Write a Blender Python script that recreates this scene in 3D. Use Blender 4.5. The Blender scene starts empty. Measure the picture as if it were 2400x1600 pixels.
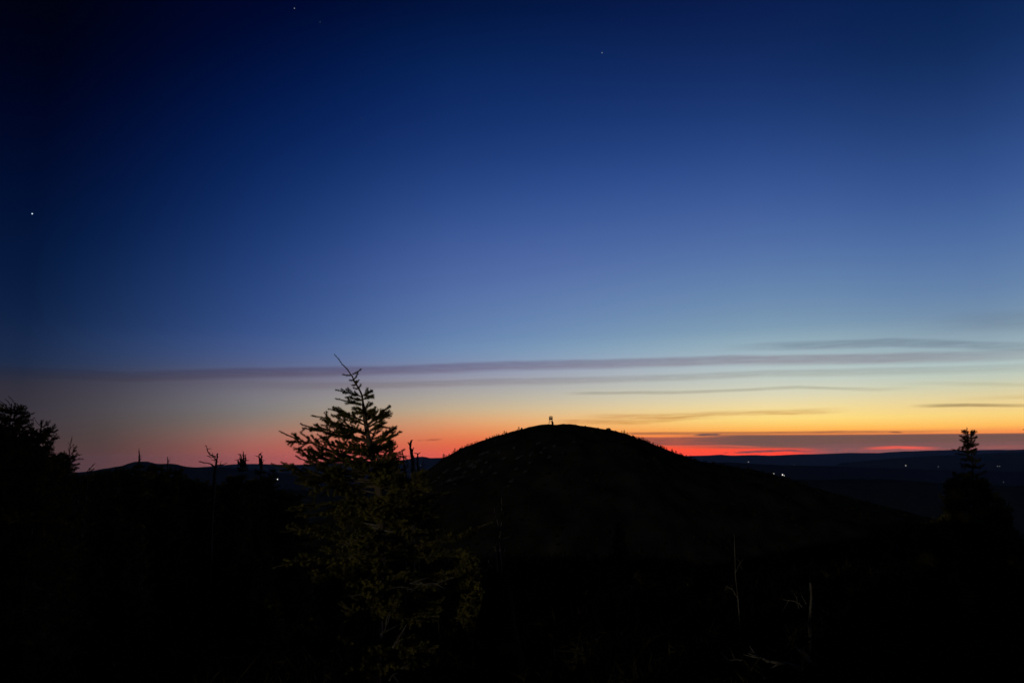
import bpy, math, random
import numpy as np
from mathutils import Vector, Matrix

rng = np.random.default_rng(7)
random.seed(7)
SC = bpy.context.scene
COL = SC.collection
R = math.radians

# ------------------------------------------------------------------ camera
EYE = np.array([0.0, 0.0, 1.6])
PITCH = R(8.7)
ROLL = R(0.48)                               # camera held a touch clockwise
F = 1733.0                                   # focal length in photo pixels (26 mm)
cam_d = bpy.data.cameras.new("camera")
cam = bpy.data.objects.new("camera", cam_d)
COL.objects.link(cam)
cam.location = EYE
_cp, _sp, _cr, _sr = math.cos(PITCH), math.sin(PITCH), math.cos(ROLL), math.sin(ROLL)
FWD = np.array([0.0, _cp, _sp]); _u = np.array([0.0, -_sp, _cp]); _r = np.array([1.0, 0.0, 0.0])
CX = _r * _cr - _u * _sr
CY = _u * _cr + _r * _sr
cam.rotation_euler = Matrix((CX, CY, -FWD)).transposed().to_euler()
cam_d.lens = 36.0 * F / 2400.0
cam_d.sensor_width = 36.0
cam_d.clip_start = 0.05
cam_d.clip_end = 400000.0
SC.camera = cam

SC.view_settings.view_transform = 'Standard'
SC.view_settings.look = 'None'
SC.view_settings.exposure = 0.0
SC.view_settings.gamma = 1.0
SC.view_settings.use_curve_mapping = False
SC.render.engine = 'CYCLES'
SC.cycles.max_bounces = 4
SC.cycles.volume_bounces = 0
SC.cycles.sample_clamp_indirect = 2.0


def ray(px, py):
    x = (px - 1200.0) / F
    y = (800.0 - py) / F
    return FWD + CX * x + CY * y


def P(px, py, d):
    """point seen at photo pixel (px, py), d metres ahead of the viewer"""
    r = ray(px, py)
    return EYE + r * (d / r[1])


def azel(px, py):
    r = ray(px, py)
    return math.degrees(math.atan2(r[0], r[1])), math.degrees(math.atan2(r[2], math.hypot(r[0], r[1])))


def lin(c):
    out = []
    for v in c:
        v = max(0.0, min(255.0, v)) / 255.0
        out.append(v / 12.92 if v <= 0.04045 else ((v + 0.055) / 1.055) ** 2.4)
    return out


# ------------------------------------------------------------------ sky (world): dusk glow low in the west-north-west
world = bpy.data.worlds.new("World")
SC.world = world
world.use_nodes = True
wt = world.node_tree
wt.nodes.clear()
WN, WL = wt.nodes, wt.links

SKY = [   # one column of colours (sRGB) for each bearing
    (50, [(0, (1, 2, 14)), (140, (0, 3, 24)), (280, (1, 7, 37)), (420, (1, 14, 49)), (500, (2, 18, 53)),
          (630, (6, 26, 63)), (740, (17, 35, 70)), (820, (25, 42, 75)), (860, (33, 45, 72)), (885, (44, 46, 62)), (910, (51, 48, 59)),
          (950, (55, 51, 61)), (1000, (61, 53, 59)), (1040, (70, 54, 56)), (1070, (74, 52, 54))]),
    (300, [(0, (0, 3, 26)), (140, (0, 8, 42)), (280, (2, 15, 57)), (420, (5, 25, 70)), (500, (7, 30, 76)), (630, (18, 43, 88)), (740, (30, 54, 99)), (820, (45, 65, 106)), (860, (55, 67, 100)),
           (890, (70, 70, 86)), (920, (77, 74, 85)), (950, (82, 78, 85)), (980, (84, 77, 79)), (1000, (87, 75, 74)), (1040, (91, 68, 66)), (1070, (95, 63, 62))]),
    (600, [(0, (0, 6, 40)), (140, (1, 18, 64)), (280, (5, 28, 81)), (420, (13, 42, 96)), (490, (20, 48, 105)), (560, (30, 58, 115)),
           (650, (40, 67, 125)), (740, (50, 79, 135)), (810, (68, 90, 141)), (850, (80, 95, 138)), (890, (106, 102, 120)),
           (930, (122, 120, 128)), (965, (126, 121, 119)), (990, (138, 118, 108)), (1020, (158, 110, 98)), (1050, (167, 93, 85)), (1080, (156, 82, 81))]),
    (1100, [(0, (2, 19, 61)), (140, (9, 38, 90)), (280, (17, 45, 105)), (350, (28, 53, 115)), (420, (36, 68, 130)), (490, (45, 80, 143)),
            (560, (67, 91, 153)), (630, (76, 99, 162)), (700, (86, 113, 169)), (770, (100, 133, 175)), (830, (116, 144, 180)), (870, (140, 146, 172)),
            (900, (160, 158, 165)), (930, (178, 172, 160)), (960, (200, 176, 143)), (985, (222, 166, 118)), (1010, (228, 142, 92)), (1035, (228, 112, 72)),
            (1065, (226, 86, 68))]),
    (1800, [(0, (8, 26, 73)), (140, (18, 44, 97)), (280, (30, 58, 119)), (350, (40, 72, 135)), (420, (50, 83, 147)), (490, (70, 96, 158)),
            (560, (77, 105, 165)), (630, (88, 121, 173)), (700, (106, 139, 176)), (770, (130, 160, 180)), (805, (148, 174, 188)), (845, (172, 190, 197)), (870, (184, 198, 197)),
            (900, (202, 207, 192)), (930, (224, 216, 182)), (960, (246, 220, 152)), (990, (255, 217, 117)), (1008, (255, 180, 84)), (1025, (252, 120, 64)), (1045, (255, 78, 46)),
            (1065, (255, 70, 44))]),
    (2340, [(0, (6, 30, 75)), (140, (20, 48, 97)), (280, (36, 62, 119)), (350, (43, 75, 137)), (420, (53, 87, 147)), (490, (66, 97, 157)),
            (560, (78, 107, 167)), (630, (87, 123, 171)), (700, (109, 140, 174)), (740, (122, 147, 171)), (800, (145, 168, 180)), (830, (165, 187, 193)), (860, (180, 196, 192)),
            (890, (198, 204, 183)), (930, (228, 209, 156)), (955, (242, 209, 140)), (985, (255, 214, 112)), (1003, (255, 172, 80)), (1020, (240, 120, 70)), (1045, (235, 84, 66)),
            (1065, (225, 76, 62))]),
]
E0, E1 = -4.0, 92.0


def gam(c):
    return [v ** (1 / 2.2) for v in lin(c)]


class NB:
    """tiny node builder for scalar / colour maths"""
    def __init__(s, tree):
        s.t = tree

    def sock(s, node, i, v):
        if hasattr(v, 'is_output'):
            s.t.links.new(v, node.inputs[i])
        else:
            node.inputs[i].default_value = v

    def m(s, op, a, b=0.0, c=0.0, clamp=False):
        n = s.t.nodes.new('ShaderNodeMath'); n.operation = op; n.use_clamp = clamp
        s.sock(n, 0, a); s.sock(n, 1, b); s.sock(n, 2, c)
        return n.outputs[0]

    def step(s, v, a, b, o0=0.0, o1=1.0):
        n = s.t.nodes.new('ShaderNodeMapRange'); n.interpolation_type = 'SMOOTHSTEP'
        s.sock(n, 0, v); s.sock(n, 1, a); s.sock(n, 2, b); s.sock(n, 3, o0); s.sock(n, 4, o1)
        return n.outputs[0]

    def lmap(s, v, a, b, o0=0.0, o1=1.0, clamp=True):
        n = s.t.nodes.new('ShaderNodeMapRange'); n.interpolation_type = 'LINEAR'; n.clamp = clamp
        s.sock(n, 0, v); s.sock(n, 1, a); s.sock(n, 2, b); s.sock(n, 3, o0); s.sock(n, 4, o1)
        return n.outputs[0]

    def mix(s, f, a, b, mode='MIX'):
        n = s.t.nodes.new('ShaderNodeMix'); n.data_type = 'RGBA'; n.blend_type = mode
        s.sock(n, 0, f); s.sock(n, 6, a); s.sock(n, 7, b)
        return n.outputs[2]


nb = NB(wt)
tc = WN.new('ShaderNodeTexCoord')
sep = WN.new('ShaderNodeSeparateXYZ'); WL.new(tc.outputs['Generated'], sep.inputs[0])
X, Y, Z = sep.outputs
AZ = nb.m('MULTIPLY', nb.m('ARCTAN2', X, Y), 57.29578)                     # bearing, degrees right of the view axis
EL = nb.m('MULTIPLY', nb.m('ARCSINE', nb.m('MINIMUM', nb.m('MAXIMUM', Z, -1.0), 1.0)), 57.29578)
SUNSET_AZ = 33.0
AD = nb.m('ABSOLUTE', nb.m('SUBTRACT', AZ, SUNSET_AZ))
AD = nb.m('MINIMUM', AD, nb.m('SUBTRACT', 360.0, AD))                      # angle away from the sunset bearing
fac = nb.lmap(EL, E0, E1)


def ramp(stops):
    n = WN.new('ShaderNodeValToRGB'); WL.new(fac, n.inputs[0])
    cr = n.color_ramp; cr.interpolation = 'LINEAR'
    while len(cr.elements) < len(stops):
        cr.elements.new(0.5)
    for e, (p, c) in zip(cr.elements, sorted(stops)):
        e.position = p; e.color = (*c, 1)
    return n.outputs[0]


# resample the columns onto one elevation grid, smooth them, and blend smoothly round the horizon
els = np.concatenate([np.linspace(-0.8, 9.0, 17), np.linspace(10.5, 33.0, 12)])
tab, caz = [], []
for px, rows in SKY:
    e_ = np.array([azel(px, py)[1] for py, _ in rows])[::-1]
    c_ = np.array([gam(c) for _, c in rows])[::-1]
    t_ = np.stack([np.interp(els, e_, c_[:, k]) for k in range(3)], 1)
    for it in range(3):                                   # even out the upper sky
        sm = t_.copy(); sm[1:-1] = 0.25 * t_[:-2] + 0.5 * t_[1:-1] + 0.25 * t_[2:]
        w_ = np.clip((els - 6.0) / 4.0, 0, 1)[:, None]
        t_ = t_ * (1 - w_) + sm * w_
    tab.append(t_); caz.append(azel(px, 900)[0])
tab = np.array(tab); caz = np.array(caz)


def sky_at(az):
    """cubic (Hermite) blend between the measured bearings"""
    i = int(np.clip(np.searchsorted(caz, az) - 1, 0, len(caz) - 2))
    h = caz[i + 1] - caz[i]; u = (az - caz[i]) / h

    def slope(j):
        if j == 0: return (tab[1] - tab[0]) / (caz[1] - caz[0])
        if j == len(caz) - 1: return np.zeros_like(tab[0])
        return (tab[j + 1] - tab[j - 1]) / (caz[j + 1] - caz[j - 1])
    m0, m1 = slope(i) * h, slope(i + 1) * h
    u2, u3 = u * u, u ** 3
    return np.clip((2 * u3 - 3 * u2 + 1) * tab[i] + (u3 - 2 * u2 + u) * m0 + (-2 * u3 + 3 * u2) * tab[i + 1] + (u3 - u2) * m1, 0.0, 1.2)


cols = []
for az in np.linspace(caz[0], caz[-1], 15):
    t_ = sky_at(az)
    st = [((e_ - E0) / (E1 - E0), list(c_)) for e_, c_ in zip(els, t_)]
    st.append(((46 - E0) / (E1 - E0), [v * 0.80 for v in t_[-1]]))
    st.append(((75 - E0) / (E1 - E0), [v * 0.70 for v in t_[-1]]))
    cols.append((SUNSET_AZ - az, ramp(sorted(st, key=lambda q: q[0]))))
far_dark = ramp([(0.0, gam((26, 24, 32))), ((8 - E0) / (E1 - E0), gam((10, 16, 38))), ((25 - E0) / (E1 - E0), gam((1, 4, 20))), (1.0, gam((1, 4, 18)))])
cols = sorted(cols, key=lambda q: q[0])
cols.append((105.0, far_dark))
col = cols[0][1]
for (a0, _), (a1, c1) in zip(cols[:-1], cols[1:]):
    col = nb.mix(nb.lmap(AD, a0, a1), col, c1)
gm = WN.new('ShaderNodeGamma'); gm.inputs[1].default_value = 2.2; WL.new(col, gm.inputs[0]); col = gm.outputs[0]

# thin cloud streaks, fixed to the sky by bearing and elevation
comb = WN.new('ShaderNodeCombineXYZ')
WL.new(nb.m('MULTIPLY', AZ, 0.16), comb.inputs[0]); WL.new(nb.m('MULTIPLY', EL, 1.5), comb.inputs[1])
n1 = WN.new('ShaderNodeTexNoise'); n1.inputs['Scale'].default_value = 1.0; n1.inputs['Detail'].default_value = 4.0
WL.new(comb.outputs[0], n1.inputs['Vector'])
NZ = nb.m('SUBTRACT', n1.outputs[0], 0.5)                                   # about -0.3 .. 0.3
comb2 = WN.new('ShaderNodeCombineXYZ')
WL.new(nb.m('MULTIPLY', AZ, 0.5), comb2.inputs[0]); WL.new(nb.m('MULTIPLY', EL, 7.0), comb2.inputs[1])
n2 = WN.new('ShaderNodeTexNoise'); n2.inputs['Scale'].default_value = 1.0; n2.inputs['Detail'].default_value = 5.0
n2.inputs['Roughness'].default_value = 0.6
WL.new(comb2.outputs[0], n2.inputs['Vector'])
NF = n2.outputs[0]
comb3 = WN.new('ShaderNodeCombineXYZ')
WL.new(nb.m('MULTIPLY', AZ, 1.3), comb3.inputs[0]); WL.new(nb.m('MULTIPLY', EL, 9.0), comb3.inputs[1])
n3 = WN.new('ShaderNodeTexNoise'); n3.inputs['Scale'].default_value = 1.0; n3.inputs['Detail'].default_value = 4.0
WL.new(comb3.outputs[0], n3.inputs['Vector'])
NC = n3.outputs[0]


def streak(col, pts, up, down, s0, s1, tint, op, mode='MULTIPLY', wob=0.0, grain=0.5, nz=None, core=0.0):
    """pts: photo pixels along the cloud; up/down: soft half widths (photo px); s0/s1: fade lengths at the ends (deg)"""
    ae = sorted(azel(*p) for p in pts)
    cur = None
    for (a0, e0), (a1, e1) in zip(ae[:-1], ae[1:]):
        seg = nb.lmap(AZ, a0, a1, 0.0, e1 - e0)
        cur = seg if cur is None else nb.m('ADD', cur, seg)
    c = nb.m('ADD', cur, ae[0][1])
    dE = nb.m('SUBTRACT', EL, c)
    if wob:
        dE = nb.m('MULTIPLY_ADD', NZ, wob, dE)
    k = 57.3 / F
    mu = nb.step(dE, core * k, (core + up) * k, 1.0, 0.0)
    md = nb.step(dE, -(core + down) * k, -core * k, 0.0, 1.0)
    m = nb.m('MULTIPLY', mu, md)
    m = nb.m('MULTIPLY', m, nb.step(AZ, ae[0][0] - s0, ae[0][0] + s0))
    m = nb.m('MULTIPLY', m, nb.step(AZ, ae[-1][0] - s1, ae[-1][0] + s1, 1.0, 0.0))
    if grain:
        m = nb.m('MULTIPLY', m, nb.lmap(nz or NF, 0.32, 0.62, 1.0 - grain, 1.0))
    m = nb.m('MULTIPLY', m, op)
    return nb.mix(m, col, (*tint, 1), mode)


# long mauve streak right across, and its fainter companions
col = streak(col, [(300, 881), (600, 872), (1200, 855), (1700, 843), (2400, 829)], 9, 12, 16, 10, (0.68, 0.53, 0.58), 0.82, wob=0.25, grain=0.25, core=5)
col = streak(col, [(700, 904), (1200, 893), (1800, 874), (2400, 860)], 7, 10, 8, 12, (0.74, 0.69, 0.68), 0.7, wob=0.2, grain=0.35, core=3)
col = streak(col, [(1780, 812), (2080, 803), (2250, 807), (2500, 815)], 8, 8, 4, 8, (0.64, 0.63, 0.68), 0.8, wob=0.3, grain=0.4, core=4)
col = streak(col, [(2260, 757), (2500, 748)], 26, 24, 4, 8, (0.72, 0.70, 0.74), 0.7, wob=0.3, grain=0.3, core=4)
col = streak(col, [(1350, 921), (1590, 919), (1870, 907), (2060, 913)], 4, 5, 1.5, 4, (0.68, 0.66, 0.64), 0.75, wob=0.2, grain=0.3, core=1)
col = streak(col, [(2180, 898), (2500, 901)], 6, 7, 4, 4, (0.80, 0.78, 0.74), 0.7, wob=0.3)
col = streak(col, [(1400, 977), (1560, 975), (1740, 968), (1940, 962)], 8, 6, 2.0, 2.0, (0.74, 0.60, 0.50), 0.85, wob=0.4, grain=0.6, core=2)
col = streak(col, [(1320, 988), (1500, 988), (1640, 978)], 5, 6, 1.2, 2.5, (0.74, 0.62, 0.52), 0.85, wob=0.3, grain=0.6, core=2)
col = streak(col, [(2165, 951), (2270, 949), (2420, 950)], 4, 4, 1.2, 3, (0.45, 0.42, 0.42), 0.9, wob=0.1, grain=0.3, core=1)
col = streak(col, [(2300, 933), (2480, 925)], 8, 8, 3, 3, (0.80, 0.74, 0.66), 0.6, wob=0.2)
# low cloud bank under the yellow
col = streak(col, [(1470, 1015), (1750, 1014), (1960, 1012), (2150, 1011)], 2, 4, 0.6, 6, lin((160, 100, 68)), 0.85, 'MIX', wob=0.08, grain=0.35, core=1.5)
col = streak(col, [(1480, 1033), (1650, 1033), (1800, 1032), (2400, 1029), (2900, 1028)], 3, 7, 0.9, 3, lin((138, 80, 72)), 0.92, 'MIX', wob=0.08, grain=0.3, core=7)
col = streak(col, [(1640, 1033), (1900, 1033), (2400, 1031), (2900, 1030)], 3, 8, 3.5, 3, lin((112, 82, 76)), 0.97, 'MIX', wob=0.06, grain=0.06, core=12)
col = streak(col, [(1890, 1055), (1960, 1052), (2400, 1047), (2900, 1046)], 5, 5, 1.6, 3, lin((124, 84, 82)), 0.97, 'MIX', wob=0.1, grain=0.15, nz=NC, core=9)
# openings of red glow in the bank
col = streak(col, [(1540, 1046), (1700, 1044), (1780, 1047)], 2, 2, 1.0, 1.2, lin((226, 96, 72)), 0.6, 'MIX', wob=0.12, grain=0.6, core=1)
col = streak(col, [(2045, 1050), (2100, 1048), (2175, 1050)], 3, 3, 1.0, 1.2, lin((238, 92, 76)), 0.95, 'MIX', wob=0.1, grain=0.3, core=1.5)
col = streak(col, [(2290, 1047), (2420, 1045)], 5, 5, 1.5, 2, lin((160, 88, 80)), 0.7, 'MIX', wob=0.1, grain=0.5)
# small dark scraps
col = streak(col, [(1632, 1019), (1660, 1018), (1685, 1018)], 2, 1.5, 0.35, 0.25, lin((92, 76, 78)), 1.0, 'MIX', wob=0.06, grain=0.3, nz=NC, core=1)
col = streak(col, [(2088, 1012), (2112, 1013)], 1.5, 1.5, 0.25, 0.25, lin((110, 70, 55)), 0.9, 'MIX', wob=0.06, grain=0.3, nz=NC, core=0.6)
col = streak(col, [(1000, 1031), (1034, 1029)], 2.5, 2.5, 0.5, 0.25, (0.62, 0.60, 0.62), 1.0, wob=0.1, grain=0.7, nz=NC, core=0.8)
col = streak(col, [(980, 1032), (988, 1032)], 2.5, 2.5, 0.25, 0.25, (0.66, 0.66, 0.68), 0.9, wob=0.08, grain=0.5, nz=NC, core=0.8)
col = streak(col, [(1725, 1060), (1770, 1058), (1850, 1055), (1890, 1057)], 2.5, 2.5, 0.4, 1.0, lin((96, 66, 70)), 0.95, 'MIX', wob=0.12, grain=0.4, nz=NC, core=1)
col = streak(col, [(1695, 1061), (1706, 1060)], 2, 2, 0.2, 0.2, lin((150, 60, 50)), 0.9, 'MIX', wob=0.06, grain=0.3, nz=NC)

bg = WN.new('ShaderNodeBackground'); WL.new(col, bg.inputs[0]); WL.new(nb.m('EXPONENT', nb.m('MINIMUM', 0.36, nb.m('DIVIDE', 0.0535, nb.m('MAXIMUM', EL, 0.01)))), bg.inputs[1])   # the colours above are as seen through the low air
wo = WN.new('ShaderNodeOutputWorld'); WL.new(bg.outputs[0], wo.inputs['Surface'])
world.cycles.sampling_method = 'MANUAL'
world.cycles.sample_map_resolution = 1024

# ------------------------------------------------------------------ the one sun lamp: an invented low source, added to light the main spruce
FILL_EL = 5.0
FILL_TO = 30.0                                # bearing the added light travels towards, from low behind the viewer's left shoulder
fill_dir = Vector((math.sin(R(FILL_TO)) * math.cos(R(FILL_EL)), math.cos(R(FILL_TO)) * math.cos(R(FILL_EL)), -math.sin(R(FILL_EL))))
sun_d = bpy.data.lights.new("added_fill", 'SUN')
sun_d.energy = 0.42
sun_d.angle = R(0.5)
sun_d.color = (1.0, 0.88, 0.66)
sun = bpy.data.objects.new("added_fill", sun_d)
COL.objects.link(sun)
sun.rotation_euler = fill_dir.to_track_quat('-Z', 'Y').to_euler()
sun.location = (0, 0, 60)


# ------------------------------------------------------------------ helpers: materials
def material(name, c1, c2, scale=8.0, detail=4.0, rough=0.85, stretch=(1, 1, 1), bump=0.0, spec=0.2, obj_coords=True):
    m = bpy.data.materials.new(name); m.use_nodes = True
    t = m.node_tree; b = t.nodes['Principled BSDF']
    b.inputs['Roughness'].default_value = rough
    b.inputs['Specular IOR Level'].default_value = spec
    tcn = t.nodes.new('ShaderNodeTexCoord')
    mp = t.nodes.new('ShaderNodeMapping'); mp.inputs['Scale'].default_value = stretch
    t.links.new(tcn.outputs['Object'], mp.inputs[0])
    nz = t.nodes.new('ShaderNodeTexNoise'); nz.inputs['Scale'].default_value = scale; nz.inputs['Detail'].default_value = detail
    t.links.new(mp.outputs[0], nz.inputs['Vector'])
    cr = t.nodes.new('ShaderNodeValToRGB')
    cr.color_ramp.elements[0].position = 0.34; cr.color_ramp.elements[1].position = 0.68
    cr.color_ramp.elements[0].color = (*c1, 1); cr.color_ramp.elements[1].color = (*c2, 1)
    t.links.new(nz.outputs[0], cr.inputs[0]); t.links.new(cr.outputs[0], b.inputs['Base Color'])
    if bump:
        bp = t.nodes.new('ShaderNodeBump'); bp.inputs['Strength'].default_value = bump
        t.links.new(nz.outputs[0], bp.inputs['Height']); t.links.new(bp.outputs[0], b.inputs['Normal'])
    return m


def glow(name, c, strength):
    m = bpy.data.materials.new(name); m.use_nodes = True
    t = m.node_tree; t.nodes.clear()
    e = t.nodes.new('ShaderNodeEmission'); e.inputs[0].default_value = (*c, 1); e.inputs[1].default_value = strength
    o = t.nodes.new('ShaderNodeOutputMaterial'); t.links.new(e.outputs[0], o.inputs[0])
    return m


M_NEEDLE = material('spruce_needles', (0.055, 0.056, 0.012), (0.17, 0.150, 0.036), 9.0, 5.0, 0.7, spec=0.05)
M_BARK = material('spruce_bark', (0.04, 0.031, 0.022), (0.13, 0.10, 0.07), 22.0, 5.0, 0.9, (1, 1, 0.25), 0.5)
M_DEAD = material('weathered_dead_wood', (0.04, 0.036, 0.03), (0.14, 0.127, 0.105), 16.0, 5.0, 0.9, (1, 1, 0.15), 0.4, spec=0.05)
M_GROUND = material('heath_ground', (0.010, 0.009, 0.006), (0.04, 0.034, 0.022), 2.0, 6.0, 0.95, bump=0.6, spec=0.0)
M_HEATH = material('heath_twigs', (0.015, 0.014, 0.007), (0.045, 0.038, 0.020), 3.0, 3.0, 0.9, spec=0.0)
M_FOREST = material('forest_slope', (0.006, 0.010, 0.008), (0.018, 0.024, 0.018), 0.05, 7.0, 0.95, spec=0.0)
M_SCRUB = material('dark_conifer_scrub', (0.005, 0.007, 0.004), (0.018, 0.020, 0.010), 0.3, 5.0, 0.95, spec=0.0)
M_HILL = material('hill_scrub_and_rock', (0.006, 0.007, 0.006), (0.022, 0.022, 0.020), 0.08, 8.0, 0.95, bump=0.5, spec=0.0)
M_GRANITE = material('pale_granite', (0.008, 0.008, 0.010), (0.055, 0.058, 0.068), 0.45, 7.0, 0.85, bump=0.5, spec=0.0)
M_STEEL = material('weathered_steel', (0.05, 0.045, 0.04), (0.14, 0.12, 0.10), 3.0, 4.0, 0.7)
M_PAINT = material('tower_cab_paint', (0.05, 0.06, 0.05), (0.10, 0.11, 0.09), 2.0, 4.0, 0.7)
M_LAMP = glow('lamp_white', (1.0, 0.93, 0.84), 1.8)
M_LAMPDIM = glow('lamp_dim', (0.8, 0.88, 1.0), 0.14)
M_STAR = glow('star_light', (0.82, 0.88, 1.0), 1.2)
M_STARDIM = glow('faint_star_light', (0.7, 0.8, 1.0), 0.10)
M_STARMID = glow('dim_star_light', (0.75, 0.85, 1.0), 0.30)


# ------------------------------------------------------------------ helpers: geometry
class Geo:
    def __init__(s):
        s.v = []; s.f = []

    def add(s, verts, faces):
        o = len(s.v)
        s.v.extend(map(tuple, verts)); s.f.extend(tuple(i + o for i in f) for f in faces)

    def tube(s, pts, radii, n=6, cap=True):
        pts = np.asarray(pts, float); k = len(pts)
        tan = np.gradient(pts, axis=0)
        tan /= np.linalg.norm(tan, axis=1)[:, None] + 1e-12
        ref = np.array([0.31, 0.17, 0.93]) if abs(tan[0][2]) < 0.8 else np.array([0.95, 0.2, 0.1])
        V = []
        for i in range(k):
            u = np.cross(tan[i], ref); u /= np.linalg.norm(u) + 1e-12
            w = np.cross(tan[i], u)
            for j in range(n):
                a = 2 * math.pi * j / n
                V.append(pts[i] + radii[i] * (math.cos(a) * u + math.sin(a) * w))
        Fc = []
        for i in range(k - 1):
            for j in range(n):
                Fc.append((i * n + j, i * n + (j + 1) % n, (i + 1) * n + (j + 1) % n, (i + 1) * n + j))
        if cap:
            Fc.append(tuple(range(n - 1, -1, -1))); Fc.append(tuple((k - 1) * n + j for j in range(n)))
        s.add(V, Fc)

    def box(s, c, size, rot=None):
        c = np.asarray(c, float); hx, hy, hz = [q / 2 for q in size]
        V = np.array([(x, y, z) for x in (-hx, hx) for y in (-hy, hy) for z in (-hz, hz)])
        if rot is not None:
            V = V @ np.asarray(rot).T
        s.add(V + c, [(0, 1, 3, 2), (4, 6, 7, 5), (0, 4, 5, 1), (2, 3, 7, 6), (0, 2, 6, 4), (1, 5, 7, 3)])

    def mesh(s, name):
        me = bpy.data.meshes.new(name); me.from_pydata(s.v, [], s.f); me.update()
        return me


def link(name, me, mat, parent=None, loc=(0, 0, 0), smooth=False):
    if mat is not None and len(me.materials) == 0:
        me.materials.append(mat)
    if smooth:
        me.polygons.foreach_set('use_smooth', [True] * len(me.polygons))
    o = bpy.data.objects.new(name, me); COL.objects.link(o)
    o.location = loc
    if parent is not None:
        o.parent = parent
    return o


def empty(name, loc):
    o = bpy.data.objects.new(name, None); COL.objects.link(o); o.location = loc
    o.empty_display_size = 0.2
    return o


def tag(o, label=None, cat=None, group=None, kind=None):
    if label: o['label'] = label
    if cat: o['category'] = cat
    if group: o['group'] = group
    if kind: o['kind'] = kind
    return o


def tri_mesh(name, tri):
    """tri: (n,3,3) array of loose triangles"""
    n = len(tri)
    me = bpy.data.meshes.new(name)
    me.vertices.add(n * 3); me.vertices.foreach_set('co', tri.reshape(-1).astype(np.float32))
    me.loops.add(n * 3); me.loops.foreach_set('vertex_index', np.arange(n * 3, dtype=np.int32))
    me.polygons.add(n)
    me.polygons.foreach_set('loop_start', np.arange(0, n * 3, 3, dtype=np.int32))
    me.update(calc_edges=True)
    return me


def unit(v):
    return v / (np.linalg.norm(v, axis=-1, keepdims=True) + 1e-12)


def needles(segs, dens, nl, nw, r):
    """segs: list of (p0, p1); brush every segment round with needles"""
    if not segs:
        return np.zeros((0, 3, 3))
    p0 = np.array([s[0] for s in segs]); p1 = np.array([s[1] for s in segs])
    L = np.linalg.norm(p1 - p0, axis=1)
    cnt = np.maximum(2, (L * dens + r.random(len(L))).astype(int))
    idx = np.repeat(np.arange(len(L)), cnt); n = len(idx)
    ax = unit(p1 - p0)[idx]
    base = p0[idx] + (p1 - p0)[idx] * r.random(n)[:, None]
    rd = r.normal(size=(n, 3)); rd -= ax * np.sum(rd * ax, 1)[:, None]; rd = unit(rd)
    d = unit(ax * (0.45 + 0.3 * r.random(n))[:, None] + rd)
    ln = nl * (0.75 + 0.45 * r.random(n))[:, None]
    side = unit(np.cross(d, ax + 0.3 * r.normal(size=(n, 3)))) * nw * 0.5
    return np.stack([base - side, base + side, base + d * ln], axis=1)


def curve_pts(pts, n):
    """smooth resample of a polyline"""
    pts = np.asarray(pts, float)
    if len(pts) == 2:
        t = np.linspace(0, 1, n)[:, None]
        return pts[0] * (1 - t) + pts[1] * t
    ext = np.vstack([2 * pts[0] - pts[1], pts, 2 * pts[-1] - pts[-2]])
    k = len(pts) - 1
    out = []
    for u in np.linspace(0, k - 1e-6, n):
        i = int(u); t = u - i
        a, b, c, d = ext[i], ext[i + 1], ext[i + 2], ext[i + 3]
        out.append(0.5 * ((2 * b) + (c - a) * t + (2 * a - 5 * b + 4 * c - d) * t * t + (3 * b - a - 3 * c + d) * t ** 3))
    return np.array(out)


def bough(pts, r, n_side, l_side, rad=0.006, tip_bare=0.12, sub=True, roll=0.5, wood=None, start=0.18, thin=None, droop=0.10, sub_gap=0.028):
    """returns needle segments; adds wood tubes to Geo"""
    ax = curve_pts(pts, 12)
    ax[1:-1] += r.normal(size=(10, 3)) * 0.006 * min(1.0, np.linalg.norm(ax[-1] - ax[0]))
    Lb = np.sum(np.linalg.norm(np.diff(ax, axis=0), axis=1))
    if wood is not None:
        wood.tube(ax, np.linspace(rad, 0.0018, len(ax)), 5)
    segs = []
    k0 = int(start * 11)
    for i in range(k0, 11):
        if thin is not None and i >= 11 * (1 - tip_bare):
            thin.append((ax[i], ax[i + 1]))
        else:
            segs.append((ax[i], ax[i + 1]))
    for k in range(n_side):
        s = start + (1 - tip_bare - start) * (k + 0.5 * r.random()) / max(1, n_side)
        u = s * 11; i = min(10, int(u)); p = ax[i] + (ax[i + 1] - ax[i]) * (u - i)
        t = unit(ax[i + 1] - ax[i])
        up = np.array([0, 0, 1.0])
        lat = np.cross(t, up); lat = unit(lat) if np.linalg.norm(lat) > 0.15 else unit(r.normal(size=3))
        up2 = unit(np.cross(lat, t))
        sg = 1 if k % 2 else -1
        a = r.normal() * roll
        lat2 = lat * math.cos(a) * sg + up2 * math.sin(a)
        L = l_side * (0.45 + 0.75 * (1 - s)) * (0.7 + 0.6 * r.random())
        d = unit(t * (0.75 + 0.35 * r.random()) + lat2 * 0.75)
        mid = p + d * L * 0.55
        end = mid + unit(d + t * 0.35 + up * droop) * L * 0.45
        segs += [(p, mid), (mid, end)]
        if wood is not None:
            wood.tube([p, mid, end], [rad * 0.4, rad * 0.28, 0.0012], 3, cap=False)
        if sub and L > 0.05:
            for q in range(int(L / sub_gap)):
                f = 0.2 + 0.6 * r.random(); pp = p + (mid - p) * f / 0.55 if f < 0.55 else mid + (end - mid) * (f - 0.55) / 0.45
                dd = unit(d * 0.8 + unit(r.normal(size=3)) * 0.7)
                segs.append((pp, pp + dd * L * (0.25 + 0.25 * r.random())))
    return segs


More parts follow.
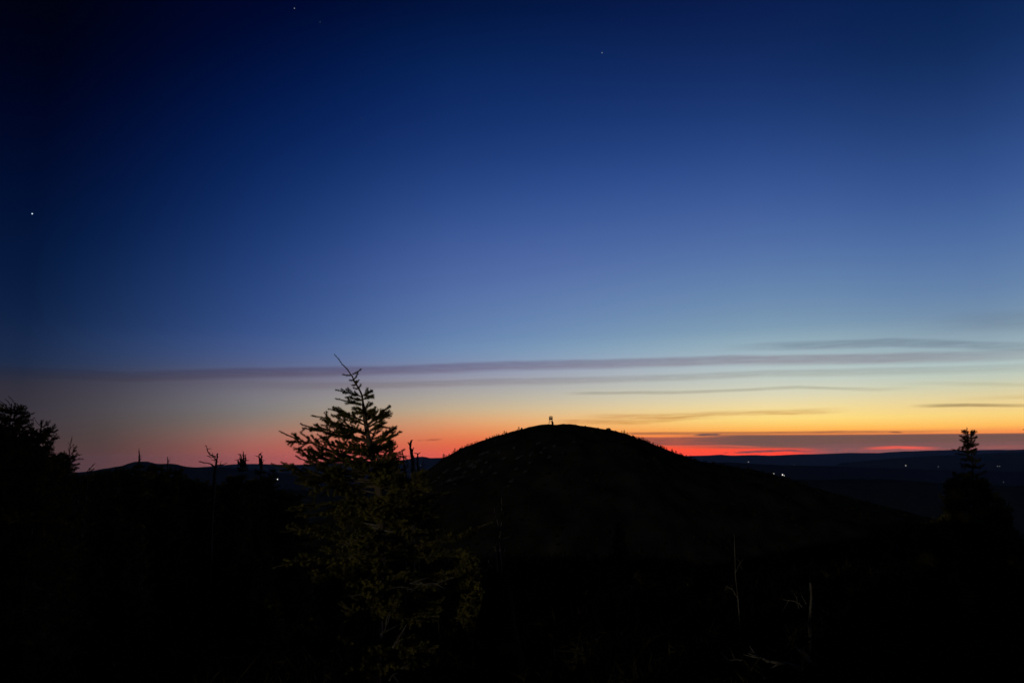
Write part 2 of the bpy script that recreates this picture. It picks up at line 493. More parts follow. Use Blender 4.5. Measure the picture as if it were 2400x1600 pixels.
# ------------------------------------------------------------------ terrain
def vnoise(x, y, seed=0):
    """smooth value noise, roughly -1..1"""
    x = np.asarray(x, float); y = np.asarray(y, float)
    xi = np.floor(x).astype(np.int64); yi = np.floor(y).astype(np.int64); xf = x - xi; yf = y - yi
    xf = xf * xf * (3 - 2 * xf); yf = yf * yf * (3 - 2 * yf)

    def h(a, b):
        n = (a * 374761393 + b * 668265263 + seed * 144664) & 0x7fffffff
        n = ((n ^ (n >> 13)) * 1274126177) & 0x7fffffff
        return ((n ^ (n >> 16)) & 0xffff) / 32767.5 - 1.0
    return (h(xi, yi) * (1 - xf) + h(xi + 1, yi) * xf) * (1 - yf) + (h(xi, yi + 1) * (1 - xf) + h(xi + 1, yi + 1) * xf) * yf


def fbm(x, y, seed=0, oct=4):
    s = 0.0; a = 1.0
    for o in range(oct):
        s = s + a * vnoise(x * 2 ** o, y * 2 ** o, seed + o); a *= 0.5
    return s


FLOOR = -560.0
EARTH = 2 * 6371000.0


def gz(x, y):
    x = np.asarray(x, float); y = np.asarray(y, float)
    d = np.hypot(x, y)
    z = np.interp(d, [0, 3, 20, 60, 300, 1500, 3000], [0, 0, -1.2, -9, -85, -400, FLOOR])
    amp = np.interp(d, [0, 4, 30, 300, 3000, 60000], [0.02, 0.05, 0.3, 4.0, 14.0, 22.0])
    sc = np.interp(d, [0, 10, 100, 1000, 10000, 60000], [1.2, 2.5, 18, 140, 900, 2600])
    # blend of two fixed noise scales keeps it continuous
    n = np.where(d < 60, 0.6 * fbm(x / 2.2, y / 2.2, 3) * np.clip((60 - d) / 40, 0, 1), 0)
    n = n + np.clip((d - 15) / 60, 0, 1) * fbm(x / 25, y / 25, 9) * 0.5 * np.clip((900 - d) / 500, 0, 1)
    n = n + np.clip((d - 400) / 800, 0, 1) * fbm(x / 800, y / 800, 21, 5)
    return z + amp * n - d * d / EARTH


def GZ(x, y):
    return float(gz(np.array([x]), np.array([y]))[0])


# ground: one polar sheet out past the horizon
nr, na = 150, 220
rr = np.concatenate([[0.0], np.geomspace(0.8, 44000.0, nr)])
th = np.linspace(0, 2 * math.pi, na, endpoint=False)
G = Geo()
V = [(0, 0, 0)]
for r_ in rr[1:]:
    xs = r_ * np.sin(th); ys = r_ * np.cos(th); zs = gz(xs, ys)
    V += list(zip(xs, ys, zs))
Fc = [(0, 1 + (j + 1) % na, 1 + j) for j in range(na)]
for i in range(nr - 1):
    a, b = 1 + i * na, 1 + (i + 1) * na
    for j in range(na):
        Fc.append((a + j, a + (j + 1) % na, b + (j + 1) % na, b + j))
G.add(V, Fc)
ground = link('ground', G.mesh('ground'), M_GROUND, smooth=True)
tag(ground, 'dark heath ground falling away from the summit to the valley', kind='structure')


RIDGES = []


def ridge(name, label, D, crest, W, mat, rough=0.0, seed=1, fl=None):
    fl = FLOOR - 30 - (D + W) ** 2 / EARTH
    """a mountain ridge with its crest D metres ahead, foot W metres in front and behind"""
    px = np.array([c[0] for c in crest], float); py = np.array([c[1] for c in crest], float)
    xs = np.linspace(px[0], px[-1], max(90, int((px[-1] - px[0]) / 9)))
    ys = np.interp(xs, px, py)
    g = Geo(); rows = []
    ts = np.array([-1, -0.8, -0.6, -0.42, -0.28, -0.16, -0.08, 0, 0.1, 0.3, 0.6, 1.0])
    for t in ts:
        row = []
        for i, (a, b) in enumerate(zip(xs, ys)):
            c = P(a, b, D)
            e = min(1.0, i / 8.0, (len(xs) - 1 - i) / 8.0)
            k = (1 - abs(t)) ** 1.25
            dirv = np.array([c[0], c[1]]) / math.hypot(c[0], c[1])
            pos = np.array([c[0], c[1]]) + dirv * t * W
            z = fl + (c[2] - fl) * k * (0.15 + 0.85 * e)
            w = 1 - (1 - min(1, abs(t) * 6)) if t else 0
            z += rough * (c[2] - fl) * k * w * float(fbm(pos[0] / (W * 0.35), pos[1] / (W * 0.35), seed, 4)) * (1 - k * 0.7)
            z += rough * 0.018 * (c[2] - fl) * float(fbm(i * 0.31, t * 3.0, seed + 5, 3)) * k
            row.append((pos[0], pos[1], max(z, fl)))
        rows.append(row)
    n = len(xs)
    g.add([v for r_ in rows for v in r_], [(i * n + j, i * n + j + 1, (i + 1) * n + j + 1, (i + 1) * n + j) for i in range(len(ts) - 1) for j in range(n - 1)])
    o = link(name, g.mesh(name), mat, smooth=True)
    RIDGES.append(o)
    return tag(o, label, kind='structure')


ridge('far_ridge', 'hazy blue ridge along the far horizon at right', 34000,
      [(1200, 1074), (1500, 1071), (1600, 1068), (1660, 1067), (1690, 1065), (1710, 1067), (1770, 1066), (1800, 1067), (1870, 1064.5), (1940, 1063), (1990, 1060.5), (2060, 1061), (2120, 1057), (2200, 1054.5), (2300, 1054), (2400, 1053), (2600, 1055)],
      7000, M_FOREST, 0.5, 3)
ridge('valley_ridge', 'dark blue wooded ridge rising to the right edge', 17000,
      [(1900, 1092), (2000, 1082), (2100, 1073), (2180, 1068), (2260, 1066), (2310, 1062), (2400, 1058), (2650, 1056)], 4500, M_FOREST, 0.5, 7)
ridge('low_ridge', 'low wooded ridge in the valley right of the hill', 11000,
      [(1450, 1094), (1600, 1084), (1700, 1083), (1800, 1088), (1950, 1092), (2100, 1098), (2300, 1103), (2600, 1108)], 3200, M_FOREST, 0.6, 11)
ridge('near_low_ridge', 'nearly black wooded rise below the valley lights at right', 5200,
      [(1600, 1110), (1750, 1117), (1900, 1124), (2050, 1122), (2200, 1130), (2400, 1138), (2600, 1146)], 1700, M_FOREST, 0.6, 15)
ridge('far_mountain', 'pale blue mountain ridge behind the main spruce and snags', 26000,
      [(380, 1098), (450, 1095), (505, 1092), (545, 1087.5), (570, 1086.5), (605, 1086.5), (640, 1088), (700, 1088.5), (800, 1084), (880, 1079), (912, 1078), (945, 1077.5), (960, 1075),
       (972, 1071), (985, 1069.5), (995, 1070), (1008, 1073), (1030, 1072), (1060, 1072), (1140, 1074), (1300, 1078)], 6000, M_FOREST, 0.5, 19)
ridge('left_mountain', 'dark blue rounded mountain on the skyline at left', 11000,
      [(-160, 1118), (40, 1116), (150, 1110), (200, 1105), (240, 1098), (285, 1091), (300, 1086), (318, 1081.5), (345, 1081.5), (370, 1087), (400, 1085.5), (415, 1087), (430, 1091.5), (450, 1094), (480, 1095.5),
       (520, 1095), (600, 1101), (700, 1112), (820, 1122)], 3600, M_FOREST, 0.6, 23)
ridge('wooded_spur', 'nearly black wooded spur below the left mountain', 4200,
      [(150, 1128), (330, 1122), (470, 1134), (620, 1146), (760, 1150), (900, 1140), (1000, 1128)], 1500, M_FOREST, 0.6, 27)

# ------------------------------------------------------------------ the hill with the fire tower
HD = 450.0
HP = [(640, 1262), (700, 1236), (800, 1200), (900, 1160), (950, 1136), (985, 1114), (1010, 1096), (1040, 1073), (1080, 1051), (1130, 1031.5), (1180, 1016), (1215, 1007.5), (1240, 1000.5), (1262, 996), (1290, 993.5),
      (1310, 994.5), (1335, 993), (1350, 994.5), (1365, 998), (1400, 1001.5), (1430, 1006), (1468, 1015), (1480, 1022), (1490, 1027), (1505, 1028), (1520, 1036), (1545, 1047), (1575, 1058), (1600, 1067), (1650, 1083), (1700, 1091),
      (1780, 1103), (1830, 1116), (1890, 1136), (2000, 1167), (2200, 1218), (2400, 1262), (2600, 1300)]
hpx = np.array([h[0] for h in HP], float)
hX = np.array([P(a, b, HD)[0] for a, b in HP]); hZ = np.array([P(a, b, HD)[2] for a, b in HP])
HB = -150.0


def hillz(x, y):
    s = 1.0 + 0.35 * np.clip((HD - y) / 260.0, 0, 1)
    crest = np.interp(x * HD / np.maximum(y, 150) * 1.0 if False else x, hX, hZ)
    t = (y - HD)
    front = np.clip(-t / 240.0, 0, 1); back = np.clip(t / 260.0, 0, 1)
    k = np.where(t < 0, 1 - 0.25 * front ** 1.0 - 0.75 * front ** 2.0, 1 - back ** 1.6)
    z = HB + (crest - HB) * k
    z = z + np.clip(np.abs(t) / 30.0, 0, 1) * fbm(x / 22, y / 22, 31, 5) * 2.4 + fbm(x / 5.0, y / 5.0, 37, 3) * 0.30
    return z


nx, ny = 260, 110
xs = np.linspace(hX[0], hX[-1], nx); ys = np.concatenate([np.linspace(HD - 240, HD - 6, ny - 24), np.linspace(HD, HD + 258, 24)])
XX, YY = np.meshgrid(xs, ys)
ZZ = hillz(XX.ravel(), YY.ravel()).reshape(XX.shape)
G = Geo()
G.add(np.stack([XX.ravel(), YY.ravel(), ZZ.ravel()], 1), [(i * nx + j, i * nx + j + 1, (i + 1) * nx + j + 1, (i + 1) * nx + j) for i in range(len(ys) - 1) for j in range(nx - 1)])
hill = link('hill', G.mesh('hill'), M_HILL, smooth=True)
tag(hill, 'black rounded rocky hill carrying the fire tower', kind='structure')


def hill_hit(px, py):
    """where the line of sight through a photo pixel meets the hill"""
    r = ray(px, py); r = r / r[1]
    for y in np.arange(HD - 238, HD + 2, 0.7):
        p = EYE + r * y
        if p[2] <= float(hillz(np.array([p[0]]), np.array([p[1]]))[0]):
            return p
    return None


# bare granite slabs on the hill's left flank
SLABS = [(1045, 1105, 9, 4), (1075, 1098, 8, 4), (1105, 1090, 10, 5), (1112, 1094, 6, 4), (1090, 1108, 8, 4), (1068, 1122, 9, 4), (1052, 1126, 8, 5), (1085, 1118, 6, 3), (1120, 1082, 8, 5), (1130, 1064, 8, 5),
         (1142, 1060, 6, 4), (1180, 1076, 9, 5), (1215, 1073, 10, 4), (1222, 1070, 6, 3), (1245, 1066, 5, 4), (1262, 1040, 6, 5), (1278, 1050, 6, 4), (1268, 1062, 6, 3), (1345, 1037, 6, 2.5), (1160, 1034, 5, 3), (1198, 1128, 10, 5),
         (1190, 1140, 6, 6), (1210, 1100, 8, 3), (1035, 1134, 6, 4), (1110, 1124, 5, 3), (1141, 1084, 5, 3), (1300, 1045, 5, 3), (1243, 1085, 5, 3), (1066, 1135, 5, 3), (1030, 1118, 5, 3), (1020, 1128, 6, 3), (1098, 1080, 4, 3), (1150, 1095, 5, 3), (1170, 1060, 4, 3), (1205, 1050, 5, 3), (1160, 1110, 6, 3), (1080, 1086, 4, 2), (1232, 1105, 6, 4), (1288, 1072, 5, 3), (1320, 1062, 4, 2), (1130, 1105, 4, 3)]
for k, (a, b, w, h) in enumerate(SLABS):
    p = hill_hit(a, b)
    if p is None:
        continue
    rs = np.random.default_rng(500 + k)
    m_px = HD / F
    hw, hh = w * m_px * rs.uniform(0.7, 1.25), h * m_px * rs.uniform(0.6, 1.1)
    e = 1.5
    gx = (hillz(np.array([p[0] + e]), np.array([p[1]])) - hillz(np.array([p[0] - e]), np.array([p[1]])))[0] / (2 * e)
    gy = (hillz(np.array([p[0]]), np.array([p[1] + e])) - hillz(np.array([p[0]]), np.array([p[1] - e])))[0] / (2 * e)
    nrm = unit(np.array([-gx, -gy, 1.0]))
    u = unit(np.array([1.0, 0.0, gx])); v = np.cross(nrm, u)
    n = 11
    ring = []
    for j in range(n):
        t = 2 * math.pi * j / n
        q = 0.45 + 0.8 * rs.random()
        ring.append((math.cos(t) * hw * q + 0.9 * math.sin(t) * hh, math.sin(t) * hh * 1.6 * q))
    V = []
    for (s_, up_) in ((1.12, -0.9), (1.0, 0.35), (0.62, 0.75)):
        for (cx, cy) in ring:
            V.append(np.array(p) + u * cx * s_ + v * cy * s_ + nrm * (up_ + 0.25 * rs.normal() * (up_ > 0)))
    V.append(np.array(p) + nrm * 0.8)
    Fc = []
    for lvl in range(2):
        for j in range(n):
            Fc.append((lvl * n + j, lvl * n + (j + 1) % n, (lvl + 1) * n + (j + 1) % n, (lvl + 1) * n + j))
    for j in range(n):
        Fc.append((2 * n + j, 2 * n + (j + 1) % n, 3 * n))
    g = Geo(); g.add([np.array(q) - p for q in V], Fc)
    link('rock_slab', g.mesh('rock_slab'), M_GRANITE, hill, p)


# ------------------------------------------------------------------ fire tower
def fire_tower():
    p = P(1291.2, 994.3, HD)
    zt = float(hillz(np.array([p[0]]), np.array([p[1]]))[0])
    root = empty('fire_tower', (p[0], p[1], zt - 0.05))
    m = HD / F / math.cos(PITCH)      # metres per photo pixel here
    hw = 1.0; top_leg = 2.75
    for sx in (-1, 1):
        for sy in (-1, 1):
            g = Geo()
            g.tube([(sx * 1.12, sy * 1.12, -0.3), (sx * 0.92, sy * 0.92, top_leg)], [0.11, 0.10], 4)
            link('leg', g.mesh('leg'), M_STEEL, root)
    for a in range(4):
        g = Geo(); c, s = math.cos(a * math.pi / 2), math.sin(a * math.pi / 2)
        rot = lambda q: (q[0] * c - q[1] * s, q[0] * s + q[1] * c, q[2])
        g.tube([rot((-1.2, -1.2, 0.7)), rot((1.05, -1.05, 2.5))], [0.03, 0.03], 4)
        g.tube([rot((1.2, -1.2, 0.7)), rot((-1.05, -1.05, 2.5))], [0.03, 0.03], 4)
        link('cross_brace', g.mesh('cross_brace'), M_STEEL, root)
    g = Geo(); g.box((0, 0, top_leg + 0.06), (2.16, 2.16, 0.14)); link('floor_deck', g.mesh('floor_deck'), M_STEEL, root)
    for a in range(4):
        c, s = math.cos(a * math.pi / 2), math.sin(a * math.pi / 2)
        rz = np.array([[c, -s, 0], [s, c, 0], [0, 0, 1]])
        g = Geo(); g.box(rz @ np.array([0, -hw, top_leg + 0.13 + 0.52]), (2 * hw - 0.1, 0.06, 1.04), rz)
        link('cab_wall', g.mesh('cab_wall'), M_PAINT, root)
        g = Geo(); g.box(rz @ np.array([0, -hw, top_leg + 1.63]), (2 * hw - 0.1, 0.06, 0.14), rz)
        link('window_header', g.mesh('window_header'), M_PAINT, root)
        for xx in (-0.37, 0.37):
            g = Geo(); g.box(rz @ np.array([xx, -hw, top_leg + 1.365]), (0.06, 0.05, 0.38), rz)
            link('window_mullion', g.mesh('window_mullion'), M_PAINT, root)
        g = Geo(); g.box(rz @ np.array([hw, -hw, top_leg + 0.915]), (0.14, 0.14, 1.57), rz)
        link('corner_post', g.mesh('corner_post'), M_PAINT, root)
    g = Geo(); e = 1.18; z0 = top_leg + 1.70
    g.add([(-e, -e, z0), (e, -e, z0), (e, e, z0), (-e, e, z0), (-e, -e, z0 + 0.1), (e, -e, z0 + 0.1), (e, e, z0 + 0.1), (-e, e, z0 + 0.1), (0, 0, z0 + 0.60)],
          [(3, 2, 1, 0), (0, 1, 5, 4), (1, 2, 6, 5), (2, 3, 7, 6), (3, 0, 4, 7), (4, 5, 8), (5, 6, 8), (6, 7, 8), (7, 4, 8)])
    rf = link('roof', g.mesh('roof'), M_PAINT, root)
    g = Geo(); g.tube([(0, 0, z0 + 0.55), (0, 0, z0 + 0.75)], [0.05, 0.03], 5); link('finial', g.mesh('finial'), M_STEEL, rf)
    g = Geo(); g.tube([(0.5, -1.25, 0.2), (-0.2, -0.6, top_leg)], [0.06, 0.06], 4); g.tube([(0.9, -1.25, 0.2), (0.2, -0.6, top_leg)], [0.06, 0.06], 4)
    for q in range(9):
        t = (q + 0.5) / 9
        g.tube([(0.5 - 0.7 * t, -1.25 + 0.65 * t, 0.2 + (top_leg - 0.2) * t), (0.9 - 0.7 * t, -1.25 + 0.65 * t, 0.2 + (top_leg - 0.2) * t)], [0.035, 0.035], 4)
    link('ladder', g.mesh('ladder'), M_STEEL, root)
    return tag(root, 'small fire lookout tower with pyramid roof on the hill summit', 'fire tower')


tower = fire_tower()

# blocky rock beside the tower's right legs
p = P(1294.6, 993.5, HD); p[1] += -0.0
rs = np.random.default_rng(77)
V = []
for z, w in ((-0.6, 1.05), (0.5, 1.0), (1.6, 0.97), (2.15, 0.85)):
    for j in range(8):
        t = 2 * math.pi * (j + 0.5) / 8
        q = 0.66 * w * (0.92 + 0.2 * rs.random()) / max(abs(math.cos(t)), abs(math.sin(t))) * 0.9
        zz = z - (0.42 * math.cos(t) if z > 2 else 0)
        V.append((math.cos(t) * q, math.sin(t) * q, zz))
Fc = [(l * 8 + j, l * 8 + (j + 1) % 8, (l + 1) * 8 + (j + 1) % 8, (l + 1) * 8 + j) for l in range(3) for j in range(8)] + [tuple(24 + j for j in range(8))]
g = Geo(); g.add(V, Fc)
o = link('summit_rock', g.mesh('summit_rock'), M_HILL, None, (p[0], p[1] - 2.2, float(hillz(np.array([p[0]]), np.array([p[1] - 2.2]))[0])))
tag(o, 'dark blocky rock beside the right legs of the fire tower', 'rock')


# ------------------------------------------------------------------ small spruces on the hill
def tiny_spruce_mesh(name, seed, tiers=6):
    r = np.random.default_rng(seed); g = Geo()
    g.tube([(0, 0, -0.25), (0, 0, 0.98)], [0.035, 0.008], 4)
    for t in range(tiers):
        z = 0.08 + 0.84 * t / tiers
        rad = (0.34 * (1 - z) + 0.03)
        n = 7
        for j in range(n):
            a = 2 * math.pi * (j + r.random()) / n; L = rad * (0.6 + 0.7 * r.random())
            d = np.array([math.cos(a), math.sin(a), 0]); s = np.array([-math.sin(a), math.cos(a), 0]) * 0.085
            c = np.array([0, 0, z + 0.05])
            g.add([c + s, c - s, c + d * L * 0.7 - s * 0.7 + (0, 0, -0.02), c + d * L + (0, 0, -0.03 + 0.07 * r.random()), c + d * L * 0.7 + s * 0.7 + (0, 0, -0.02), c + d * L * 0.5 + (0, 0, 0.07)],
                  [(0, 1, 5), (1, 2, 5), (2, 3, 5), (3, 4, 5), (4, 0, 5), (0, 4, 3, 2, 1)])
    return g.mesh(name)


tiny = [tiny_spruce_mesh('small_spruce', 900 + k) for k in range(4)]
for me in tiny:
    me.materials.append(M_SCRUB)
tips = [(1040, 1064), (1046, 1068), (1066, 1051), (1072, 1054), (1083, 1046), (1090, 1045), (1095, 1041), (1099, 1041), (1103, 1040), (1107, 1040), (1118, 1034), (1142, 1027), (1147, 1025), (1154, 1023), (1159, 1020), (1164, 1018), (1168, 1018),
        (1182, 1010), (1187, 1012), (1216, 1001), (1457, 1010), (1463, 1009), (1470, 1014), (1497, 1025), (1503, 1025), (1519, 1033), (1530, 1038), (1541, 1042), (1547, 1043), (1553, 1046), (1562, 1049), (1575, 1053), (1583, 1057), (1592, 1062), (1608, 1066), (1618, 1068), (1638, 1077)]
rs = np.random.default_rng(41)
for k in range(60):
    a = rs.uniform(1478, 1900)
    tips.append((a, float(np.interp(a, hpx, [h[1] for h in HP])) - rs.uniform(0.5, 4.5)))
for k in range(14):
    a = rs.uniform(1000, 1180)
    tips.append((a, float(np.interp(a, hpx, [h[1] for h in HP])) - rs.uniform(0.5, 3)))
for k, (a, b) in enumerate(tips):
    y = HD + rs.uniform(-4, 1)
    t = P(a, b - 2.5, y)
    zb = float(hillz(np.array([t[0]]), np.array([t[1]]))[0])
    h = max(0.9, t[2] - zb)
    o = link('small_spruce', tiny[k % 4], None, None, (t[0], t[1], zb))
    w = rs.uniform(1.1, 1.8) * max(h, 1.3)
    o.scale = (w, w, h); o.rotation_euler = (0, 0, rs.uniform(0, 6))
    if a < 1300:
        tag(o, 'tiny black spruce on the left skyline of the tower hill', 'tree', 'spruces on the left skyline of the hill')
    else:
        tag(o, 'tiny black spruce on the right skyline of the tower hill', 'tree', 'spruces on the right skyline of the hill')

# low scrub that covers the hill's flanks: one mass
tri = []
rs = np.random.default_rng(43)
N = 2600
sx = rs.uniform(hX[2], hX[-3], N); sy = rs.uniform(HD - 200, HD - 3, N)
keep = fbm(sx / 30, sy / 30, 51, 3) > -0.25
sx, sy = sx[keep], sy[keep]; sz = hillz(sx, sy)
for x, y, z in zip(sx, sy, sz):
    h = rs.uniform(0.5, 1.7)
    for j in range(7):
        a = rs.uniform(0, 6.283); w = rs.uniform(0.4, 0.9) * h
        c = np.array([x + rs.normal() * 0.3, y + rs.normal() * 0.3, z - 0.15])
        d = np.array([math.cos(a), math.sin(a), 0]) * w
        tri.append([c + d, c - d, c + np.array([rs.normal() * 0.2, rs.normal() * 0.2, h * rs.uniform(0.6, 1.1)])])
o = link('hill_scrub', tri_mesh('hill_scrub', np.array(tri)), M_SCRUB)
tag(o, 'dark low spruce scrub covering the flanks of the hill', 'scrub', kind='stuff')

# ------------------------------------------------------------------ the main spruce
TD = 5.0
tree = empty('spruce_tree', (0, 0, 0))
trunk_px = [(850, 938), (853, 960), (857, 990), (863, 1025), (872, 1065), (884, 1120), (892, 1180), (894, 1240), (890, 1300), (884, 1360), (880, 1420), (878, 1500), (876, 1600), (876, 1640)]
tp = np.array([P(a, b, TD) for a, b in trunk_px])
base = np.array([tp[-1][0], tp[-1][1], GZ(tp[-1][0], tp[-1][1])])
tree.location = base


def T(px, py, dd=0.0):
    return P(px, py, TD + dd) - base


g = Geo()
tpl = np.vstack([tp[:-1], [base + np.array([0, 0, -0.15])]]) - base
tc_ = curve_pts(tpl[::-1], 40)
g.tube(tc_, np.interp(np.linspace(0, 1, 40), [0, 0.1, 0.45, 1], [0.062, 0.05, 0.036, 0.007]) * (1 + 0.12 * rng.normal(size=40)), 8)
link('trunk', g.mesh('trunk'), M_BARK, tree, smooth=True)


def trunk_at(py):
    ys = [q[1] for q in trunk_px]; xs_ = [q[0] for q in trunk_px]
    return float(np.interp(py, ys, xs_))


def add_bough(parent, pts, seed, n_side, l_side, rad=0.006, dens=1900, nl=0.0165, nw=0.0032, start=0.18, roll=0.5, tip_bare=0.12, sub=True, name='bough', mat=None, sub_gap=0.028):
    r = np.random.default_rng(seed)
    w = Geo(); o0 = np.array(pts[0])
    rel = [np.array(q) - o0 for q in pts]
    thin = []
    segs = bough(rel, r, n_side, l_side, rad, tip_bare, sub, roll, w, start, thin, sub_gap=sub_gap)
    b = link(name, w.mesh(name), mat or M_BARK, parent, o0)
    tri = np.concatenate([needles(segs, dens, nl, nw, r), needles(thin, dens * 0.95, nl * 0.75, nw, r)])
    nd = link('needles', tri_mesh('needles', tri), M_NEEDLE, b)
    tag(nd, kind='stuff')
    return b


# leader with its little side shoots
add_bough(tree, [T(850, 940), T(847, 921), T(840, 909), T(832, 896), T(824, 879), T(815, 867), T(800, 848), T(783.5, 830)], 1, 0, 0.0, 0.0075, 1100, 0.011, 0.003, 0.0, name='leader', tip_bare=0.2)
for k, (tip, root, dd) in enumerate([((847, 864), (826, 877), .01), ((803, 877), (823, 879), -.01), ((839, 874), (829, 889), .02), ((819, 891), (830, 889), -.02), ((841, 890), (833, 900), .0), ((825, 902), (836, 900), .02), ((846.5, 900), (838, 911), -.02), ((828, 908.5), (840, 909), .01), ((836, 893), (831, 893), -.04)]):
    add_bough(tree, [T(*root), T((root[0] + tip[0]) / 2, (root[1] + tip[1]) / 2 + 1.5, dd * .5), T(*tip, dd)], 20 + k, 0, 0, 0.005, 2200, 0.0145, 0.0034, 0.1, name='shoot')

BOUGHS = [  # root -> tip in photo pixels, depth of the tip, side shoots, their length
    ([(848, 930), (830, 923), (810, 919), (786, 913)], -0.02, 7, 0.055),
    ([(850, 927), (860, 922), (873, 917)], 0.03, 4, 0.05),
    ([(851, 936), (864, 930), (876, 925)], -0.04, 3, 0.04),
    ([(849, 938), (835, 935), (822, 933)], 0.05, 3, 0.04),
    ([(853, 950), (835, 944), (815, 941), (786, 934)], 0.02, 6, 0.055),
    ([(855, 957), (864, 951), (873, 945)], 0.02, 3, 0.045),
    ([(856, 962), (842, 958), (828, 954)], -0.05, 5, 0.05),
    ([(857, 972), (848, 968), (835, 963)], 0.08, 5, 0.06),
    ([(858, 970), (868, 962), (872, 960)], -0.07, 5, 0.05),
    ([(860, 998), (830, 984), (805, 971), (790, 964), (769, 958)], 0.0, 13, 0.085),
    ([(859, 990), (820, 972), (800, 963), (785, 956)], 0.08, 9, 0.07),
    ([(862, 998), (878, 982), (890, 972), (902, 961), (914, 951)], -0.02, 10, 0.08),
    ([(862, 1002), (885, 988), (900, 978), (910, 971)], 0.1, 8, 0.07),
    ([(863, 1012), (885, 1000), (902, 991)], -0.1, 8, 0.07),
    ([(864, 1016), (820, 1000), (785, 990), (760, 979), (729, 973)], 0.02, 16, 0.095),
    ([(864, 1020), (830, 1008), (800, 1002), (760, 985)], -0.14, 13, 0.09),
    ([(867, 1037), (800, 1020), (755, 1010), (728, 1000), (704, 992)], -0.02, 16, 0.095),
    ([(867, 1034), (820, 1020), (770, 1008), (735, 995)], 0.14, 14, 0.09),
    ([(868, 1042), (895, 1025), (915, 1010), (930, 997)], 0.0, 12, 0.09),
    ([(868, 1046), (900, 1030), (933, 1017)], -0.08, 11, 0.08),
    ([(869, 1052), (900, 1042), (922, 1031)], 0.1, 10, 0.08),
    ([(870, 1066), (895, 1052), (917, 1040)], -0.03, 10, 0.075),
    ([(869, 1060), (800, 1048), (750, 1032)], 0.16, 15, 0.10),
    ([(872, 1085), (800, 1064), (745, 1043), (705, 1032), (680, 1024), (655, 1010)], 0.0, 20, 0.105),
    ([(873, 1092), (800, 1076), (740, 1060), (688, 1048)], -0.12, 17, 0.11),
    ([(873, 1090), (790, 1078), (735, 1072), (695, 1058)], 0.15, 17, 0.11),
    ([(878, 1112), (800, 1100), (735, 1085), (693, 1068)], -0.05, 19, 0.12),
    ([(880, 1126), (790, 1118), (710, 1106), (670, 1095), (635, 1086)], 0.02, 20, 0.10),
    ([(880, 1130), (800, 1124), (740, 1118), (690, 1112)], -0.22, 18, 0.13),
    ([(884, 1140), (800, 1140), (735, 1140), (690, 1130)], 0.2, 18, 0.13),
    ([(880, 1098), (905, 1094), (928, 1098)], 0.15, 11, 0.08),
    ([(882, 1112), (910, 1108), (940, 1114)], -0.16, 11, 0.09),
    ([(890, 1180), (930, 1150), (965, 1125), (998, 1112)], -0.05, 20, 0.13),
    ([(890, 1172), (940, 1150), (975, 1138), (996, 1135)], -0.2, 17, 0.13),
    ([(892, 1182), (935, 1162), (962, 1150), (985, 1150)], 0.15, 16, 0.12),
    ([(895, 1216), (950, 1196), (985, 1180), (1010, 1166), (1052, 1153)], -0.1, 20, 0.085),
    ([(893, 1200), (850, 1178), (785, 1178), (710, 1187), (668, 1196)], -0.1, 20, 0.10),
    ([(893, 1215), (830, 1203), (770, 1202), (690, 1210)], 0.1, 19, 0.11),
    ([(892, 1290), (960, 1280), (1030, 1268), (1090, 1250), (1155, 1222)], -0.05, 26, 0.10),
    ([(890, 1300), (960, 1305), (1030, 1300), (1092, 1287)], -0.2, 20, 0.11),
    ([(886, 1345), (960, 1352), (1030, 1345), (1090, 1338)], 0.1, 22, 0.10),
    ([(884, 1370), (980, 1375), (1030, 1367), (1068, 1350)], -0.25, 18, 0.06),
    ([(893, 1262), (800, 1250), (730, 1240), (655, 1245)], -0.1, 20, 0.12),
    ([(888, 1330), (810, 1315), (720, 1310), (640, 1330)], 0.05, 20, 0.12),
]
for k, (pp, dd, n, L) in enumerate(BOUGHS):
    q = len(pp) - 1
    pts = [T(a, b, dd * (i / q) + (0.02 * rng.normal() if 0 < i < q else 0)) for i, (a, b) in enumerate(pp)]
    if 9 <= k < 31:
        n = int(n * 0.82); L *= 1.05
    add_bough(tree, pts, 100 + k, n, L, 0.0045 + 0.004 * min(1, k / 25), start=0.1 if k < 24 else 0.2, roll=0.7 if k < 31 else 0.35, sub=(k >= 9), tip_bare=0.30 if (len(pp) >= 4 and k < 30) else 0.14, nl=0.0175 if k < 9 else 0.0158, dens=2300, sub_gap=0.05, mat=M_DEAD if k > 31 else None)

